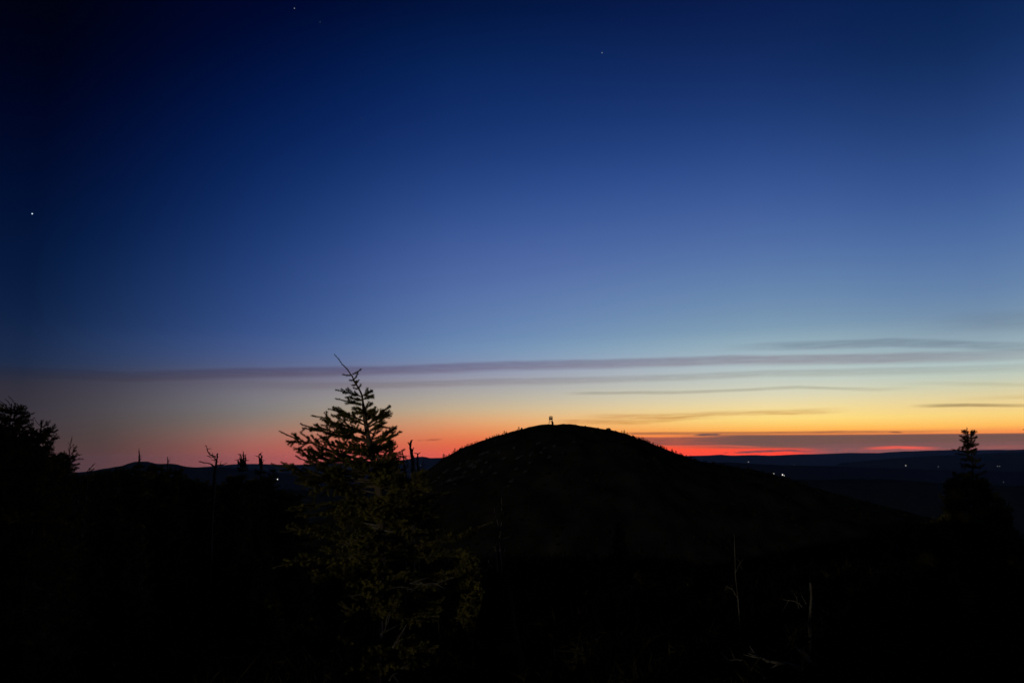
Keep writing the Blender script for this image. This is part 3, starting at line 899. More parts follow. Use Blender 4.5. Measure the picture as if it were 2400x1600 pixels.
# the rest of the crown, all round the stem
r2 = np.random.default_rng(12)
k = 0
for py in np.arange(985, 1560, 9.5):
    for q in range(1 if py < 1075 else 2 if r2.random() < 0.45 else 3):
        a = r2.uniform(0, 2 * math.pi) if q < 2 else r2.uniform(-2.5, -0.65)
        if py < 1075 and (abs(math.cos(a)) > 0.8 or r2.random() < 0.1):
            continue
        tx = trunk_at(py)
        L = float(np.interp(py, [985, 1060, 1150, 1260, 1400, 1560], [0.17, 0.34, 0.48, 0.56, 0.58, 0.50])) * r2.uniform(0.65, 1.1)
        d = np.array([math.cos(a), math.sin(a), 0.0])
        if abs(d[0]) > 0.6:
            L *= 0.75
        if d[0] > 0.2 and py < 1130:
            L = min(L, 0.17)
        if q == 2:
            L *= 0.6
        root = T(tx, py)
        asc = float(np.interp(py, [985, 1100, 1300, 1560], [0.55, 0.30, 0.05, -0.10])) + r2.normal() * 0.08
        tip = root + d * L + np.array([0, 0, asc * L])
        mid = (root + tip) / 2 + np.array([0, 0, -0.05 * L]) + r2.normal(size=3) * 0.015
        if py > 1400 and r2.random() < 0.25:
            continue
        add_bough(tree, [root, mid, tip], 300 + k, int(6 + 17 * L), 0.105 + 0.07 * L, 0.007, dens=1700, nl=0.0145, start=0.2 if py < 1150 else 0.2 if q == 2 else 0.3, roll=0.28, mat=M_DEAD if py > 1150 else None, sub_gap=0.055)
        k += 1


def dead_limb(parent, pts, r0, r1, name='dead_branch', twigs=0, seed=0, tl=0.1, mat=None, sides=5):
    """bare branch: bent tube with snapped twigs"""
    r = np.random.default_rng(seed)
    g = Geo(); o0 = np.array(pts[0]); c = curve_pts([np.array(q) - o0 for q in pts], 10)
    L = np.linalg.norm(c[-1] - c[0])
    c[1:-1] += r.normal(size=(8, 3)) * 0.012 * L
    g.tube(c, np.linspace(r0, r1, 10) * (1 + 0.12 * r.normal(size=10)), sides)
    for t in range(twigs):
        u = 0.2 + 0.75 * r.random(); i = int(u * 9); p_ = c[i]
        tv = unit(c[min(9, i + 1)] - c[max(0, i - 1)])
        d = unit(tv * 0.6 + unit(r.normal(size=3)) * np.array([1, 0.7, 1]))
        ln = tl * (0.4 + r.random())
        g.tube([p_, p_ + d * ln * 0.5 + r.normal(size=3) * 0.04 * ln, p_ + d * ln], [r1 * 1.1 + 0.001, r1 * 0.8 + 0.0006, 0.0006 + r1 * 0.25], 4, cap=False)
    return link(name, g.mesh(name), mat or M_DEAD, parent, o0, smooth=True)


DEADS = [([(868, 1290), (862, 1275), (857, 1264)], -0.08, 0.011, 0.006, 1), ([(880, 1296), (878, 1285), (880, 1276)], -0.09, 0.009, 0.006, 0), ([(893, 1292), (895, 1275), (898, 1250)], -0.08, 0.012, 0.008, 1),
         ([(874, 1425), (862, 1400), (853, 1388)], -0.08, 0.012, 0.005, 1), ([(884, 1425), (886, 1405), (892, 1395)], -0.08, 0.010, 0.006, 1),
         ([(880, 1300), (850, 1303), (812, 1306)], -0.3, 0.006, 0.003, 5), ([(874, 1390), (838, 1394), (800, 1396)], -0.35, 0.009, 0.006, 3),
         ([(1010, 1370), (960, 1366), (985, 1362)], -0.3, 0.004, 0.002, 2), ([(985, 1365), (1010, 1369), (1040, 1362), (1068, 1348)], -0.3, 0.006, 0.003, 3),
         ([(920, 1518), (937, 1490), (953, 1462)], -0.4, 0.008, 0.004, 3), ([(892, 1486), (903, 1475), (908, 1445), (915, 1440)], -0.35, 0.006, 0.003, 4),
         ([(888, 1390), (930, 1376), (975, 1382)], -0.2, 0.004, 0.002, 4), ([(890, 1195), (905, 1200), (920, 1206), (935, 1212)], -0.25, 0.006, 0.003, 2),
         ([(930, 1195), (938, 1175), (945, 1150)], -0.15, 0.008, 0.005, 3), ([(800, 1281), (830, 1268), (850, 1252)], -0.3, 0.005, 0.003, 4),
         ([(820, 1305), (835, 1295), (845, 1280)], -0.35, 0.004, 0.002, 5), ([(940, 1565), (950, 1560), (962, 1555)], -0.5, 0.005, 0.003, 1),
         ([(912, 1595), (920, 1582), (932, 1575)], -0.6, 0.006, 0.003, 1), ([(730, 1460), (742, 1458), (752, 1456)], -0.4, 0.010, 0.008, 1),
         ([(760, 1560), (775, 1567), (790, 1570)], -0.5, 0.010, 0.007, 2), ([(700, 1468), (710, 1458), (718, 1445)], -0.3, 0.004, 0.002, 3),
         ([(765, 1444), (785, 1445), (805, 1441)], -0.3, 0.004, 0.002, 2), ([(750, 1545), (775, 1532), (800, 1525)], -0.4, 0.005, 0.003, 2)]
for k, (pp, dd, a, b, n) in enumerate(DEADS):
    dead_limb(tree, [T(x, y, dd + 0.02 * i) for i, (x, y) in enumerate(pp)], a, b, 'dead_branch', n, 600 + k, 0.07)
g = Geo(); g.tube([T(887, 1092, 0.12), T(887.5, 1078, 0.12), T(886, 1062, 0.12)], [0.009, 0.009, 0.007], 6)
link('dead_stub', g.mesh('dead_stub'), M_DEAD, tree, smooth=True)
# thin bare twig out to the right of the crown
dead_limb(tree, [T(872, 1070, 0.2), T(897, 1066, 0.2), T(922, 1061.5, 0.2)], 0.004, 0.0018, 'dead_branch', 1, 650, 0.05)
tag(tree, 'tall foreground spruce with bent leader and long left branches', 'tree')


# ------------------------------------------------------------------ other spruces
def spruce(name, tip, d, seed, radius, lod=(700, 0.018, 0.005), gap=0.13, nb_=5, top_asc=0.7, bot_asc=-0.15, lean=0.0, depth_needles=1.0, l_side=0.10, height=None, one_sided=0.0, live_from=1.0, build=True):
    """a free standing spruce: root Empty > trunk, crown (> needles). tip: photo pixel of the leader's end"""
    r = np.random.default_rng(seed)
    t3 = P(tip[0], tip[1], d)
    zb = GZ(t3[0], t3[1])
    H = t3[2] - zb if height is None else height
    root = empty(name, (t3[0], t3[1], zb))
    g = Geo()
    nseg = 14
    tz = np.linspace(-0.1, H, nseg)
    wob = np.cumsum(r.normal(size=(nseg, 2)) * 0.012 * H / 3, axis=0); wob -= wob[-1]
    wob[:, 0] += lean * (tz - H) / H
    ctr = np.column_stack([wob, tz])
    g.tube(ctr, np.interp(tz, [0, H], [0.012 * H + 0.015, 0.005]), 7)
    link('trunk', g.mesh('trunk'), M_BARK, root, smooth=True)
    wood = Geo(); segs = []
    z = H - 0.10
    top_live = H * live_from
    segs.append((ctr[-2] * 0.3 + ctr[-1] * 0.7, ctr[-1]))
    while z > 0.12:
        fz = 1 - z / H
        c = np.array([np.interp(z, tz, ctr[:, 0]), np.interp(z, tz, ctr[:, 1]), z])
        if z <= top_live:
            a0 = r.uniform(0, 6.28)
            for j in range(nb_):
                a = a0 + 6.283 * j / nb_ + r.normal() * 0.25
                L = radius * (0.16 + 0.95 * fz ** 0.8) * r.uniform(0.6, 1.15)
                L *= 1 + one_sided * math.cos(a)
                asc = top_asc + (bot_asc - top_asc) * min(1, fz * 1.4) + r.normal() * 0.12
                dd = np.array([math.cos(a), math.sin(a), 0])
                tipb = c + dd * L + np.array([0, 0, asc * L])
                mid = (c + tipb) / 2 + np.array([0, 0, -0.08 * L])
                segs += bough([c, mid, tipb], r, int(3 + 14 * L), l_side * (0.6 + 0.6 * L / radius), 0.005, 0.1, True, 0.6, wood, 0.12)
        z -= gap * r.uniform(0.75, 1.25)
    cr = link('crown', wood.mesh('crown'), M_BARK, root)
    tri = needles(segs, lod[0] * depth_needles, lod[1], lod[2], r)
    nd = link('needles', tri_mesh('needles', tri), M_NEEDLE, cr); tag(nd, kind='stuff')
    return root, H


NEAR = (750, 0.017, 0.0048)
MIDL = (380, 0.024, 0.0075)
FARL = (240, 0.030, 0.011)


def shoots(root, lst, d, seed, rad=0.004, dens=900, nl=0.012, nw=0.0045, n_side=0, l_side=0.05):
    for k, pp in enumerate(lst):
        pts = [P(a, b, d) - np.array(root.location) for a, b in pp]
        add_bough(root, pts, seed + k, n_side, l_side, rad, dens, nl, nw, 0.0, name='shoot')


# left edge group
t, H = spruce('spruce_tree', (27, 946), 7.2, 2001, 0.66, NEAR, 0.074, 6, 0.55, -0.15, l_side=0.14)
shoots(t, [[(41, 958), (34, 945), (28, 936), (20, 928)], [(24, 950), (19, 941), (12, 935)], [(15, 951), (8, 945), (-2, 938)], [(44, 961), (50, 958), (55, 954)]], 7.2, 2050, 0.004, 700, 0.008, 0.004)
shoots(t, [[(30, 975), (48, 968), (60, 970)], [(32, 985), (50, 980), (62, 977)], [(32, 995), (50, 988), (62, 986)], [(30, 1000), (10, 985), (-8, 980)]], 7.2, 2060, n_side=7, l_side=0.09)
tag(t, 'big dark spruce cut by the left edge with thin upswept tips', 'tree')
t, H = spruce('spruce_tree', (97, 996), 7.0, 2002, 0.52, NEAR, 0.072, 6, 0.6, -0.15, l_side=0.13)
shoots(t, [[(97, 1000), (90, 994), (82, 983)]], 7.0, 2070, 0.003, 600, 0.006, 0.003)
shoots(t, [[(97, 1003), (98, 994), (97, 985)], [(100, 1002), (108, 993), (118, 985)], [(100, 1006), (110, 1003), (119, 1001)], [(100, 1015), (112, 1013), (122, 1010)], [(98, 1050), (108, 1052), (118, 1047)], [(98, 1030), (106, 1030), (112, 1028)]], 7.0, 2080, 0.004, 900, 0.015, 0.005, 2, 0.05)
tag(t, 'dark spruce second from the left edge with blunt leafy top', 'tree')
t, H = spruce('spruce_tree', (163, 1058), 8.5, 2003, 0.36, NEAR, 0.085, 5, 0.8, 0.1, l_side=0.10)
shoots(t, [[(162, 1062), (164, 1050), (166, 1038), (169, 1021)]], 8.5, 2090, 0.004, 600, 0.010, 0.004, 6, 0.05)
shoots(t, [[(166, 1064), (173, 1056), (180, 1044)], [(168, 1075), (178, 1068), (186, 1066)], [(165, 1085), (178, 1078), (188, 1073)]], 8.5, 2095, 0.004, 800, 0.014, 0.005, 3, 0.06)
tag(t, 'small wispy spruce with slender tip right of the left edge trees', 'tree')
t, H = spruce('spruce_tree', (205, 1108), 9.0, 2004, 0.30, NEAR, 0.13, 4, 0.6, 0.0, l_side=0.08)
shoots(t, [[(203, 1106), (212, 1096), (224, 1084)], [(206, 1108), (214, 1102), (222, 1098)]], 9.0, 2100, 0.004, 700, 0.010, 0.004, 4, 0.05)
tag(t, 'low spruce with one slanting shoot at the foot of left mountain', 'tree')

# right spruce against the cloud bank
t, H = spruce('spruce_tree', (2274, 1035), 16.0, 2005, 0.58, MIDL, 0.17, 5, 0.35, -0.2, l_side=0.12)
RS = [[(2272, 1052), (2267, 1030), (2266, 1015), (2266, 1001)], [(2273, 1030), (2276, 1018), (2277, 1008)], [(2270, 1016), (2263, 1013), (2257, 1011)], [(2275, 1019), (2280, 1016), (2284, 1014)],
      [(2272, 1027), (2262, 1024), (2251, 1020)], [(2275, 1028), (2282, 1026), (2288, 1023)], [(2273, 1032), (2264, 1030), (2258, 1029)], [(2273, 1037), (2262, 1034), (2250, 1032)], [(2274, 1040), (2281, 1036), (2285, 1032)],
      [(2274, 1044), (2266, 1042), (2259, 1043)], [(2274, 1045), (2279, 1043)], [(2274, 1055), (2281, 1053), (2288, 1050)], [(2273, 1052), (2262, 1048), (2252, 1052), (2248, 1046)], [(2274, 1060), (2256, 1056), (2242, 1054), (2230, 1052)], [(2274, 1068), (2256, 1064), (2238, 1062)]]
shoots(t, RS, 16.0, 2110, 0.010, 500, 0.030, 0.009, 4, 0.10)
tag(t, 'lone dark spruce standing against the cloud bank at right', 'tree')
t, H = spruce('spruce_tree', (2424, 1002), 12.0, 2006, 0.34, MIDL, 0.15, 5, 0.4, 0.0, l_side=0.10)
shoots(t, [[(2424, 1010), (2408, 1008), (2397, 1006)]], 12.0, 2140, 0.005, 600, 0.016, 0.006, 3, 0.05)
tag(t, 'spruce just past the right edge with one twig showing', 'tree')

# spruces with dead spires in front of the left mountain, and the dark scrub spruces around
SP = [((326, 1086), 19, 0.55, 'dark spruce with bare dead spire crossing the left mountain summit'),
      ((393, 1102), 21, 0.45, 'dark spruce with short dead spire right of the mountain summit'),
      ((568, 1091), 16, 0.40, 'dark spruce with three dead spires between the forked snag and main spruce'),
      ((611, 1096), 15, 0.36, 'narrow dark spruce with twin dead spires left of the main spruce'),
      ((640, 1097), 22, 0.42, 'small dark spruce beside the valley light left of main spruce')]
SPIRES = {0: [[(326, 1092), (326.5, 1070), (325.5, 1051)]], 1: [[(393, 1106), (393.5, 1088), (392.5, 1069)]],
          2: [[(571, 1096), (571, 1076), (569.5, 1057)], [(565, 1096), (564, 1082), (562, 1070)], [(575, 1096), (575.5, 1080), (575, 1065)], [(563, 1090), (559, 1082), (557, 1077)], [(568, 1090), (566, 1078), (565, 1068)]],
          3: [[(612, 1100), (612.5, 1080), (612, 1060)], [(609, 1090), (608, 1075), (607, 1063)]], 4: []}
for k, (tip, d, rad, lab) in enumerate(SP):
    t, H = spruce('spruce_tree', tip, d, 2200 + k, rad, FARL if d > 17 else MIDL, 0.16, 5, 0.5, -0.2, l_side=0.12)
    for q, pp in enumerate(SPIRES[k]):
        pts = [P(a, b, d) - np.array(t.location) for a, b in pp]
        dead_limb(t, pts, 0.032 if q == 0 else 0.024, 0.008, 'dead_spire', 7 if q < 2 else 3, 2250 + 10 * k + q, 0.10)
    tag(t, lab, 'tree')

# ------------------------------------------------------------------ dead trees (snags)
def snag(name, stem, d, r0, r1, limbs, label, seed, to_ground=True, twigs=0):
    """stem: photo pixels from bottom to top; carried down to the ground"""
    pts = [P(a, b, d) for a, b in stem]
    b0 = np.array([pts[0][0], pts[0][1], GZ(pts[0][0], pts[0][1]) - 0.1])
    root = empty(name, b0 + np.array([0, 0, 0.1]))
    o = np.array(root.location)
    full = ([b0] + pts) if to_ground and b0[2] < pts[0][2] - 0.1 else pts
    r = np.random.default_rng(seed)
    g = Geo(); c = curve_pts([q - o for q in full], 26)
    c[1:-1] += r.normal(size=(24, 3)) * r0 * 0.10
    g.tube(c, np.linspace(r0, r1, 26) * (1 + 0.10 * r.normal(size=26)), 7)
    link('trunk', g.mesh('trunk'), M_DEAD, root, smooth=True)
    for k, (pp, a, b_, n) in enumerate(limbs):
        dead_limb(root, [P(x, y, d + 0.03 * i) - o for i, (x, y) in enumerate(pp)], a, b_, 'branch', n, seed + 1 + k, 0.09)
    return tag(root, label, 'dead tree')


snag('dead_tree', [(501, 1150), (503, 1115), (505, 1095), (508, 1080), (510.5, 1062)], 12.5, 0.030, 0.013,
     [([(507, 1070), (495, 1066), (487, 1056), (484, 1045)], 0.012, 0.006, 3), ([(484.5, 1046), (482, 1044), (480, 1044)], 0.006, 0.004, 0), ([(506, 1077), (500, 1071), (485, 1068)], 0.012, 0.004, 2), ([(503, 1093), (490, 1086), (466, 1081)], 0.013, 0.007, 0),
      ([(507, 1090), (520, 1089), (528, 1086), (533, 1083)], 0.011, 0.004, 3), ([(506, 1078), (500, 1077), (495, 1078)], 0.007, 0.003, 1)],
     'forked dead tree with curved bare limbs on the left skyline', 3001)
snag('dead_tree', [(969, 1140), (969, 1105), (967, 1078), (964, 1058), (962, 1045), (964, 1031)], 9.5, 0.034, 0.012,
     [([(962, 1046), (959, 1041), (956, 1036)], 0.010, 0.006, 0), ([(966, 1058), (968, 1052), (970, 1048)], 0.011, 0.004, 0), ([(964, 1033), (966, 1031), (968, 1030)], 0.007, 0.003, 0), ([(966, 1073), (961, 1070), (957, 1069)], 0.005, 0.002, 1)],
     'thick broken dead trunk right of main spruce, tallest of the snags', 3101)
snag('dead_tree', [(952, 1140), (950, 1110), (947, 1088), (945, 1070), (942, 1053)], 9.8, 0.018, 0.006,
     [([(944.5, 1064), (930, 1064), (916, 1068)], 0.007, 0.004, 0), ([(949, 1100), (953, 1082), (950, 1066)], 0.006, 0.002, 3), ([(950, 1105), (956, 1088), (955, 1073)], 0.006, 0.002, 3)],
     'slim dead stem with one long level branch beside main spruce', 3201)
snag('dead_tree', [(982, 1140), (980, 1105), (979, 1085), (979, 1062)], 9.2, 0.016, 0.009,
     [([(979, 1063), (975, 1062), (971, 1060.5)], 0.007, 0.004, 0), ([(979, 1063), (982, 1062), (985.5, 1060)], 0.007, 0.004, 0), ([(980, 1104), (988, 1090), (992, 1076)], 0.007, 0.003, 4), ([(979, 1095), (975, 1084), (976, 1078)], 0.005, 0.002, 2), ([(981, 1110), (990, 1100), (994, 1092)], 0.006, 0.002, 3)],
     'short dead stem topped like a letter T near the hill foot', 3301)
# dim poles and sticks lower down
snag('dead_tree', [(1170, 1290), (1173, 1250), (1176, 1210), (1175, 1160)], 7.0, 0.009, 0.003, [([(1173, 1250), (1166, 1225), (1158, 1190)], 0.006, 0.002, 3), ([(1172, 1265), (1190, 1258), (1208, 1252)], 0.005, 0.002, 1)],
     'thin pale dead pole standing right of the main spruce', 3401)
snag('dead_tree', [(1162, 1345), (1161, 1315), (1160, 1290), (1162, 1265)], 6.4, 0.017, 0.008, [([(1162, 1330), (1146, 1320), (1142, 1290)], 0.004, 0.002, 1), ([(1150, 1322), (1136, 1338), (1120, 1320)], 0.004, 0.002, 2)],
     'pale splintered stub, left one of the close pair', 3501)
snag('dead_tree', [(1172, 1345), (1171, 1310), (1169, 1276)], 6.45, 0.020, 0.012, [([(1173, 1318), (1178, 1298), (1187, 1283)], 0.004, 0.002, 1), ([(1180, 1345), (1192, 1333), (1197, 1326)], 0.005, 0.003, 1)],
     'stouter pale stub, right one of the close pair', 3601)
snag('dead_tree', [(1732, 1440), (1729, 1400), (1725, 1360), (1723, 1330), (1721, 1250)], 8.0, 0.009, 0.003, [([(1728, 1400), (1715, 1380), (1700, 1372)], 0.005, 0.002, 2), ([(1724, 1340), (1735, 1320), (1742, 1310)], 0.005, 0.002, 2)],
     'thin dead pole in the dark scrub at lower right', 3701)
snag('dead_tree', [(1897, 1470), (1899, 1430), (1901, 1400), (1899, 1365)], 7.0, 0.015, 0.009, [([(1880, 1422), (1866, 1410), (1833, 1403)], 0.006, 0.002, 3), ([(1890, 1415), (1882, 1400), (1878, 1393)], 0.005, 0.002, 1), ([(1872, 1425), (1868, 1405), (1869, 1398)], 0.005, 0.002, 1)],
     'short dead trunk with level twig at lower right', 3801)
# mossy hummock under the pair of stubs
c0 = P(1166, 1338, 6.4); zb = GZ(c0[0], c0[1]); hh_ = c0[2] - zb
rs = np.random.default_rng(171); g = Geo(); V = []
for l_, (zf, rf) in enumerate(((-0.15, 1.15), (0.2, 1.05), (0.5, 0.85), (0.75, 0.62), (0.92, 0.36))):
    for j in range(14):
        t = 2 * math.pi * j / 14; q = 0.20 * rf * rs.uniform(0.8, 1.2)
        V.append((math.cos(t) * q, math.sin(t) * q * 0.8, hh_ * zf + rs.normal() * 0.02))
V.append((0, 0, hh_))
g.add(V, [(l_ * 14 + j, l_ * 14 + (j + 1) % 14, (l_ + 1) * 14 + (j + 1) % 14, (l_ + 1) * 14 + j) for l_ in range(4) for j in range(14)] + [(56 + j, 56 + (j + 1) % 14, 70) for j in range(14)])
o = link('hummock', g.mesh('hummock'), M_GROUND, None, (c0[0], c0[1], zb), smooth=True)
tag(o, 'dark mossy hummock under the close pair of pale stubs', 'hummock')
# fallen branch and stub at lower right
def fallen(pp, d, r0, r1, twigs, label, seed):
    pts = []
    for i, (a, b) in enumerate(pp):
        pts.append(P(a, b, d[i]))
    root = empty('fallen_branch', pts[0]); o = np.array(root.location)
    dead_limb(root, [q - o for q in pts], r0, r1, 'stem', twigs, seed, 0.12, sides=7)
    return tag(root, label, 'branch')


fallen([(1880, 1568), (1840, 1556), (1800, 1548), (1757, 1526)], [5.6, 5.7, 5.8, 6.0], 0.017, 0.008, 5, 'pale fallen branch lying across the scrub at lower right', 3901)
fallen([(1740, 1545), (1715, 1545), (1692, 1544)], [5.8, 5.8, 5.8], 0.006, 0.003, 2, 'thin twig lying left of the pale fallen branch', 3911)
fallen([(1895, 1552), (1889, 1538), (1880, 1526)], [5.6, 5.6, 5.6], 0.022, 0.015, 2, 'short upright stub at the end of the fallen branch', 3921)

# ------------------------------------------------------------------ dark scrub spruces filling the foreground (copies of a few)
protos = []
for k in range(5):
    H = [1.6, 2.0, 2.4, 1.3, 1.8][k]
    t, _ = spruce('scrub_spruce', (1200, 1500), 10.0, 2400 + k, 0.30 * H, (300, 0.030, 0.011), 0.11, 6, 0.55, -0.1, l_side=0.15, height=H)
    protos.append((t, H))


def copy_tree(o, parent=None):
    c = o.copy(); COL.objects.link(c); c.parent = parent
    if parent is not None:
        c.matrix_parent_inverse = o.matrix_parent_inverse.copy()
    for ch in o.children:
        copy_tree(ch, c)
    return c


used = set()


def put_scrub(px, py, d, label, group, rs):
    t3 = P(px, py, d); zb = GZ(t3[0], t3[1]); H = t3[2] - zb
    if H < 0.5:
        return
    lit_band = -math.cos(R(FILL_TO)) * t3[0] + math.sin(R(FILL_TO)) * t3[1]
    if px > 1250 and 1.2 < lit_band < 6.2:          # scrub left out where the added lamp would light it
        return
    k = int(np.argmin([abs(H - h) + rs.random() * 0.5 for _, h in protos]))
    src, h = protos[k]
    o = src if k not in used else copy_tree(src)
    used.add(k)
    s = H / h
    o.location = (t3[0], t3[1], zb); o.scale = (s * rs.uniform(0.8, 1.1), s * rs.uniform(0.8, 1.1), s)
    o.rotation_euler = (0, 0, rs.uniform(0, 6.28))
    tag(o, label, 'tree', group)


rs = np.random.default_rng(88)
left = [(180, 1112, 13), (218, 1112, 16), (240, 1106, 18), (262, 1104, 20), (285, 1100, 22), (303, 1098, 24), (345, 1104, 22), (362, 1092, 24), (378, 1112, 18), (412, 1100, 24), (432, 1122, 20), (452, 1124, 22), (472, 1128, 20), (490, 1140, 16),
        (520, 1136, 18), (536, 1132, 20), (550, 1116, 18), (590, 1124, 18), (626, 1116, 18), (655, 1146, 18), (672, 1152, 16), (692, 1158, 14), (140, 1110, 12), (62, 1018, 7.9), (130, 1078, 8.6), (4, 1000, 7.9), (75, 1050, 8.2), (112, 1062, 8.0), (60, 1110, 11), (20, 1120, 10), (110, 1120, 10), (320, 1122, 15), (400, 1136, 14), (560, 1150, 13)]
for a, b, d in left:
    put_scrub(a, b, d, 'black scrub spruce in the thicket below the left mountain', 'scrub spruces at left', rs)
for k in range(16):
    put_scrub(rs.uniform(20, 640), rs.uniform(1180, 1330), rs.uniform(8.5, 14), 'black scrub spruce in the dark lower left foreground', 'scrub spruces at lower left', rs)
for k in range(26):
    a = rs.uniform(1240, 2390)
    put_scrub(a, rs.uniform(1215, 1400) , rs.uniform(9, 22), 'black scrub spruce in the dark lower right foreground', 'scrub spruces at lower right', rs)
for a, b, d in ((2228, 1124, 17), (2252, 1108, 17.5), (2300, 1122, 17), (2325, 1150, 16), (2350, 1185, 15), (1600, 1480, 6.6)):
    put_scrub(a, b, d, 'black scrub spruce in the dark lower right foreground', 'scrub spruces at lower right', rs)
for a, b, d in ((1010, 1210, 11), (1090, 1290, 8.5), (960, 1150, 12), (700, 1290, 8), (640, 1390, 7)):
    put_scrub(a, b, d, 'black scrub spruce behind the main spruce', 'scrub spruces behind the main spruce', rs)
# unseen spruces added behind and left of the viewer to shade the foreground
rs = np.random.default_rng(131)
md = np.array([math.sin(R(FILL_TO)), math.cos(R(FILL_TO))]); mn = np.array([-md[1], md[0]])
shade_trees = []
for w_ in list(np.arange(-11.0, 0.95, 1.1)) + list(np.arange(6.0, 36.0, 1.2)):
    s_ = (-2.4 + 0.506 * w_) / 1.124
    if w_ < 3.7:
        s_ = min(s_, -4.6)
    q_ = mn * w_ + md * (s_ - rs.uniform(0, 0.8))
    shade_trees.append((q_[0], q_[1], rs.uniform(5.0, 6.0)))
for w_ in (1.7, 2.5, 3.3, 4.1, 4.9):  # short unseen spruces added to shade the main spruce's lower boughs
    q_ = mn * w_ + md * (-5.0 - rs.uniform(0, 1.0))
    shade_trees.append((q_[0], q_[1], rs.uniform(1.6, 2.0)))
for k, (a, b, h) in enumerate(shade_trees):
    src, ph = protos[k % 5]
    o = copy_tree(src)
    s_ = h / ph
    o.location = (a, b, GZ(a, b)); o.scale = (s_ * 0.95, s_ * 0.95, s_); o.rotation_euler = (0, 0, rs.uniform(0, 6.28))
    if h < 3:
        tag(o, 'short unseen spruce added behind the viewer to shade the main spruce', 'tree', 'short added shade spruces behind the viewer')
    else:
        tag(o, 'tall unseen spruce added behind the viewer to shade the foreground', 'tree', 'added shade spruces behind the viewer')
for k, (t, _) in enumerate(protos):
    if k not in used:
        for ch in list(t.children_recursive):
            bpy.data.objects.remove(ch)
        bpy.data.objects.remove(t)

# ground cover of heath twigs: one mass
rs = np.random.default_rng(99)
N = 26000
dd = rs.uniform(4.2, 26, N); aa = rs.uniform(-0.72, 0.72, N)
x = dd * np.sin(aa); y = dd * np.cos(aa); z = gz(x, y)
h = rs.uniform(0.08, 0.34, N) * (0.6 + 0.6 * (vnoise(x / 0.8, y / 0.8, 61) > 0))
c = np.stack([x, y, z - 0.03], 1)
d3 = np.stack([rs.normal(size=N) * 0.45, rs.normal(size=N) * 0.45, np.ones(N)], 1) * h[:, None]
side = unit(rs.normal(size=(N, 3)) * [1, 1, 0.1]) * rs.uniform(0.006, 0.02, N)[:, None]
t1 = np.stack([c - side, c + side, c + d3], 1)
br = []
for q in range(3):
    b_ = c + d3 * rs.uniform(0.3, 0.8, N)[:, None]
    e_ = b_ + rs.normal(size=(N, 3)) * 0.09 * [1, 1, 0.6] + [0, 0, 0.03]
    s_ = unit(rs.normal(size=(N, 3))) * 0.009
    br.append(np.stack([b_ - s_, b_ + s_, e_], 1))
o = link('heath', tri_mesh('heath', np.concatenate([t1] + br)), M_HEATH)
tag(o, 'dark tangle of heath and twigs over the near ground', 'heath', kind='stuff')

# ------------------------------------------------------------------ lights in the valley
from mathutils.bvhtree import BVHTree
BV = []
for o_ in (ground, *RIDGES):
    BV.append(BVHTree.FromPolygons([v_.co for v_ in o_.data.vertices], [tuple(p_.vertices) for p_ in o_.data.polygons]))


def valley_lamp(px, py, d, r_px, mat, label):
    rdir = Vector(ray(px, py)).normalized()
    best = None
    for b_ in BV:
        h_ = b_.ray_cast(Vector(EYE) + rdir * 1500.0, rdir)
        if h_[0] is not None and (best is None or h_[3] < best[3]):
            best = h_
    if best is not None:
        d = best[0].y * 0.985
    p = P(px, py, d)
    rad = r_px * d / F
    root = empty('valley_lamp', (p[0], p[1], p[2] - 3.0 * rad))
    g = Geo(); g.tube([(0, 0, -6 * rad), (0, 0, 2.4 * rad)], [rad * 0.16, rad * 0.12], 5); link('mast', g.mesh('mast'), M_STEEL, root)
    g = Geo(); g.tube([(0, 0, 2.2 * rad), (0, 0, 2.5 * rad), (0, 0, 3.0 * rad), (0, 0, 3.5 * rad), (0, 0, 3.8 * rad)], [rad * 0.4, rad * 0.9, rad * 1.1, rad * 0.9, rad * 0.4], 8)
    link('lamp_head', g.mesh('lamp_head'), mat, root)
    g = Geo(); g.tube([(0, 0, 3.82 * rad), (0, 0, 4.1 * rad)], [rad * 0.9, rad * 0.2], 8); link('lamp_cap', g.mesh('lamp_cap'), M_STEEL, root)
    tag(root, label, 'lamp', 'lights in the valley')


valley_lamp(1834, 1112, 8200, 1.3, M_LAMP, 'brightest valley light right of the hill, upper of the touching pair')
valley_lamp(1838, 1114, 8100, 1.0, M_LAMP, 'bright valley light right of the hill, lower of the touching pair')
valley_lamp(1813.5, 1109.5, 8600, 0.9, M_LAMP, 'single valley light just left of the brightest pair')
valley_lamp(1754, 1082, 15000, 0.75, M_LAMP, 'small valley light highest on the slope right of hill')
valley_lamp(1861, 1089.5, 12800, 1.1, M_LAMPDIM, 'faint valley light above and right of the bright pair')
valley_lamp(2123, 1090.5, 12500, 0.7, M_LAMP, 'valley light midway between bright pair and right spruce')
valley_lamp(2199, 1093, 12200, 1.0, M_LAMPDIM, 'faint valley light just left of the right spruce')
valley_lamp(2338, 1092, 12400, 1.2, M_LAMPDIM, 'valley light right of the right spruce, left of a pair')
valley_lamp(2343, 1092, 12400, 1.1, M_LAMPDIM, 'valley light right of the right spruce, right of a pair')
valley_lamp(2352, 1129, 4700, 1.0, M_LAMPDIM, 'dim low light under the pair near the right edge')
valley_lamp(650.5, 1122.5, 6000, 1.1, M_LAMP, 'white valley light beside the left branches of main spruce')
valley_lamp(632, 1113, 6500, 1.0, M_LAMPDIM, 'faint valley light above the white one left of main spruce')
valley_lamp(986.5, 1090.5, 14000, 1.0, M_LAMPDIM, 'faint valley light between the snags and the hill')

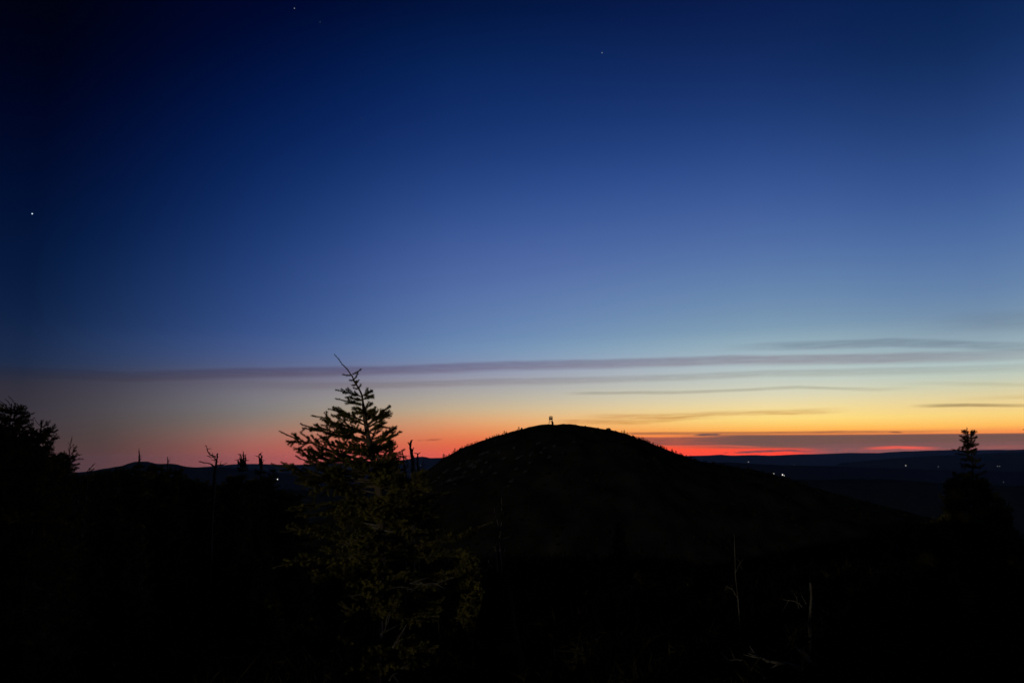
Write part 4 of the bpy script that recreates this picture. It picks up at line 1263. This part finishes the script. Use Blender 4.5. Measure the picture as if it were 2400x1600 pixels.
# ------------------------------------------------------------------ stars, far outside the air
def star(px, py, r_px, mat, label):
    d = 120000.0
    p = P(px, py, d); rad = r_px * d / F
    g = Geo()
    zz = np.linspace(-1, 1, 7)
    g.tube([(0, 0, q * rad) for q in zz], [max(0.02, math.sqrt(max(0, 1 - q * q))) * rad for q in zz], 10)
    o = link('star', g.mesh('star'), mat, None, p)
    tag(o, label, 'star', 'stars')


star(75.5, 501, 1.5, M_STAR, 'brightest star, alone in the deep blue at far left')
star(690, 20, 1.3, M_STARMID, 'star near the top edge left of centre')
star(750, 52, 1.0, M_STARDIM, 'faint star below and right of the top edge star')
star(1411, 124, 1.3, M_STARMID, 'star high in the sky right of centre')
star(1457, 47, 0.9, M_STARDIM, 'faint star near the top edge right of centre')
star(848, 278, 0.9, M_STARDIM, 'faint star high above the main spruce')
star(621, 762, 1.1, M_STARDIM, 'faint star low in the sky left of the spruce tip')

# ------------------------------------------------------------------ haze: the air out to the far ridges
hz_top = 110.0
for o_ in SC.objects:
    if o_.type == 'MESH' and o_.name.split('.')[0] not in ('star', 'haze'):
        for c_ in o_.bound_box:
            hz_top = max(hz_top, (o_.matrix_world @ Vector(c_)).z + 3.0) if o_.parent is None else hz_top
hz_bot = min((o_.matrix_world @ Vector(c_)).z for o_ in (ground, *RIDGES) for c_ in o_.bound_box) - 1.0
g = Geo(); g.box((0, 0, (hz_bot + hz_top) / 2), (90000, 90000, hz_top - hz_bot))
hz = link('haze', g.mesh('haze'), None)
m = bpy.data.materials.new('haze_air'); m.use_nodes = True
m.node_tree.nodes.clear()
v = m.node_tree.nodes.new('ShaderNodeVolumePrincipled'); oo = m.node_tree.nodes.new('ShaderNodeOutputMaterial')
v.inputs['Color'].default_value = (0.30, 0.52, 1.0, 1); v.inputs['Density'].default_value = 0.85e-5; v.inputs['Anisotropy'].default_value = 0.3
m.node_tree.links.new(v.outputs[0], oo.inputs['Volume'])
hz.data.materials.append(m)
tag(hz, 'thin blue evening haze over the valley', 'haze', kind='stuff')
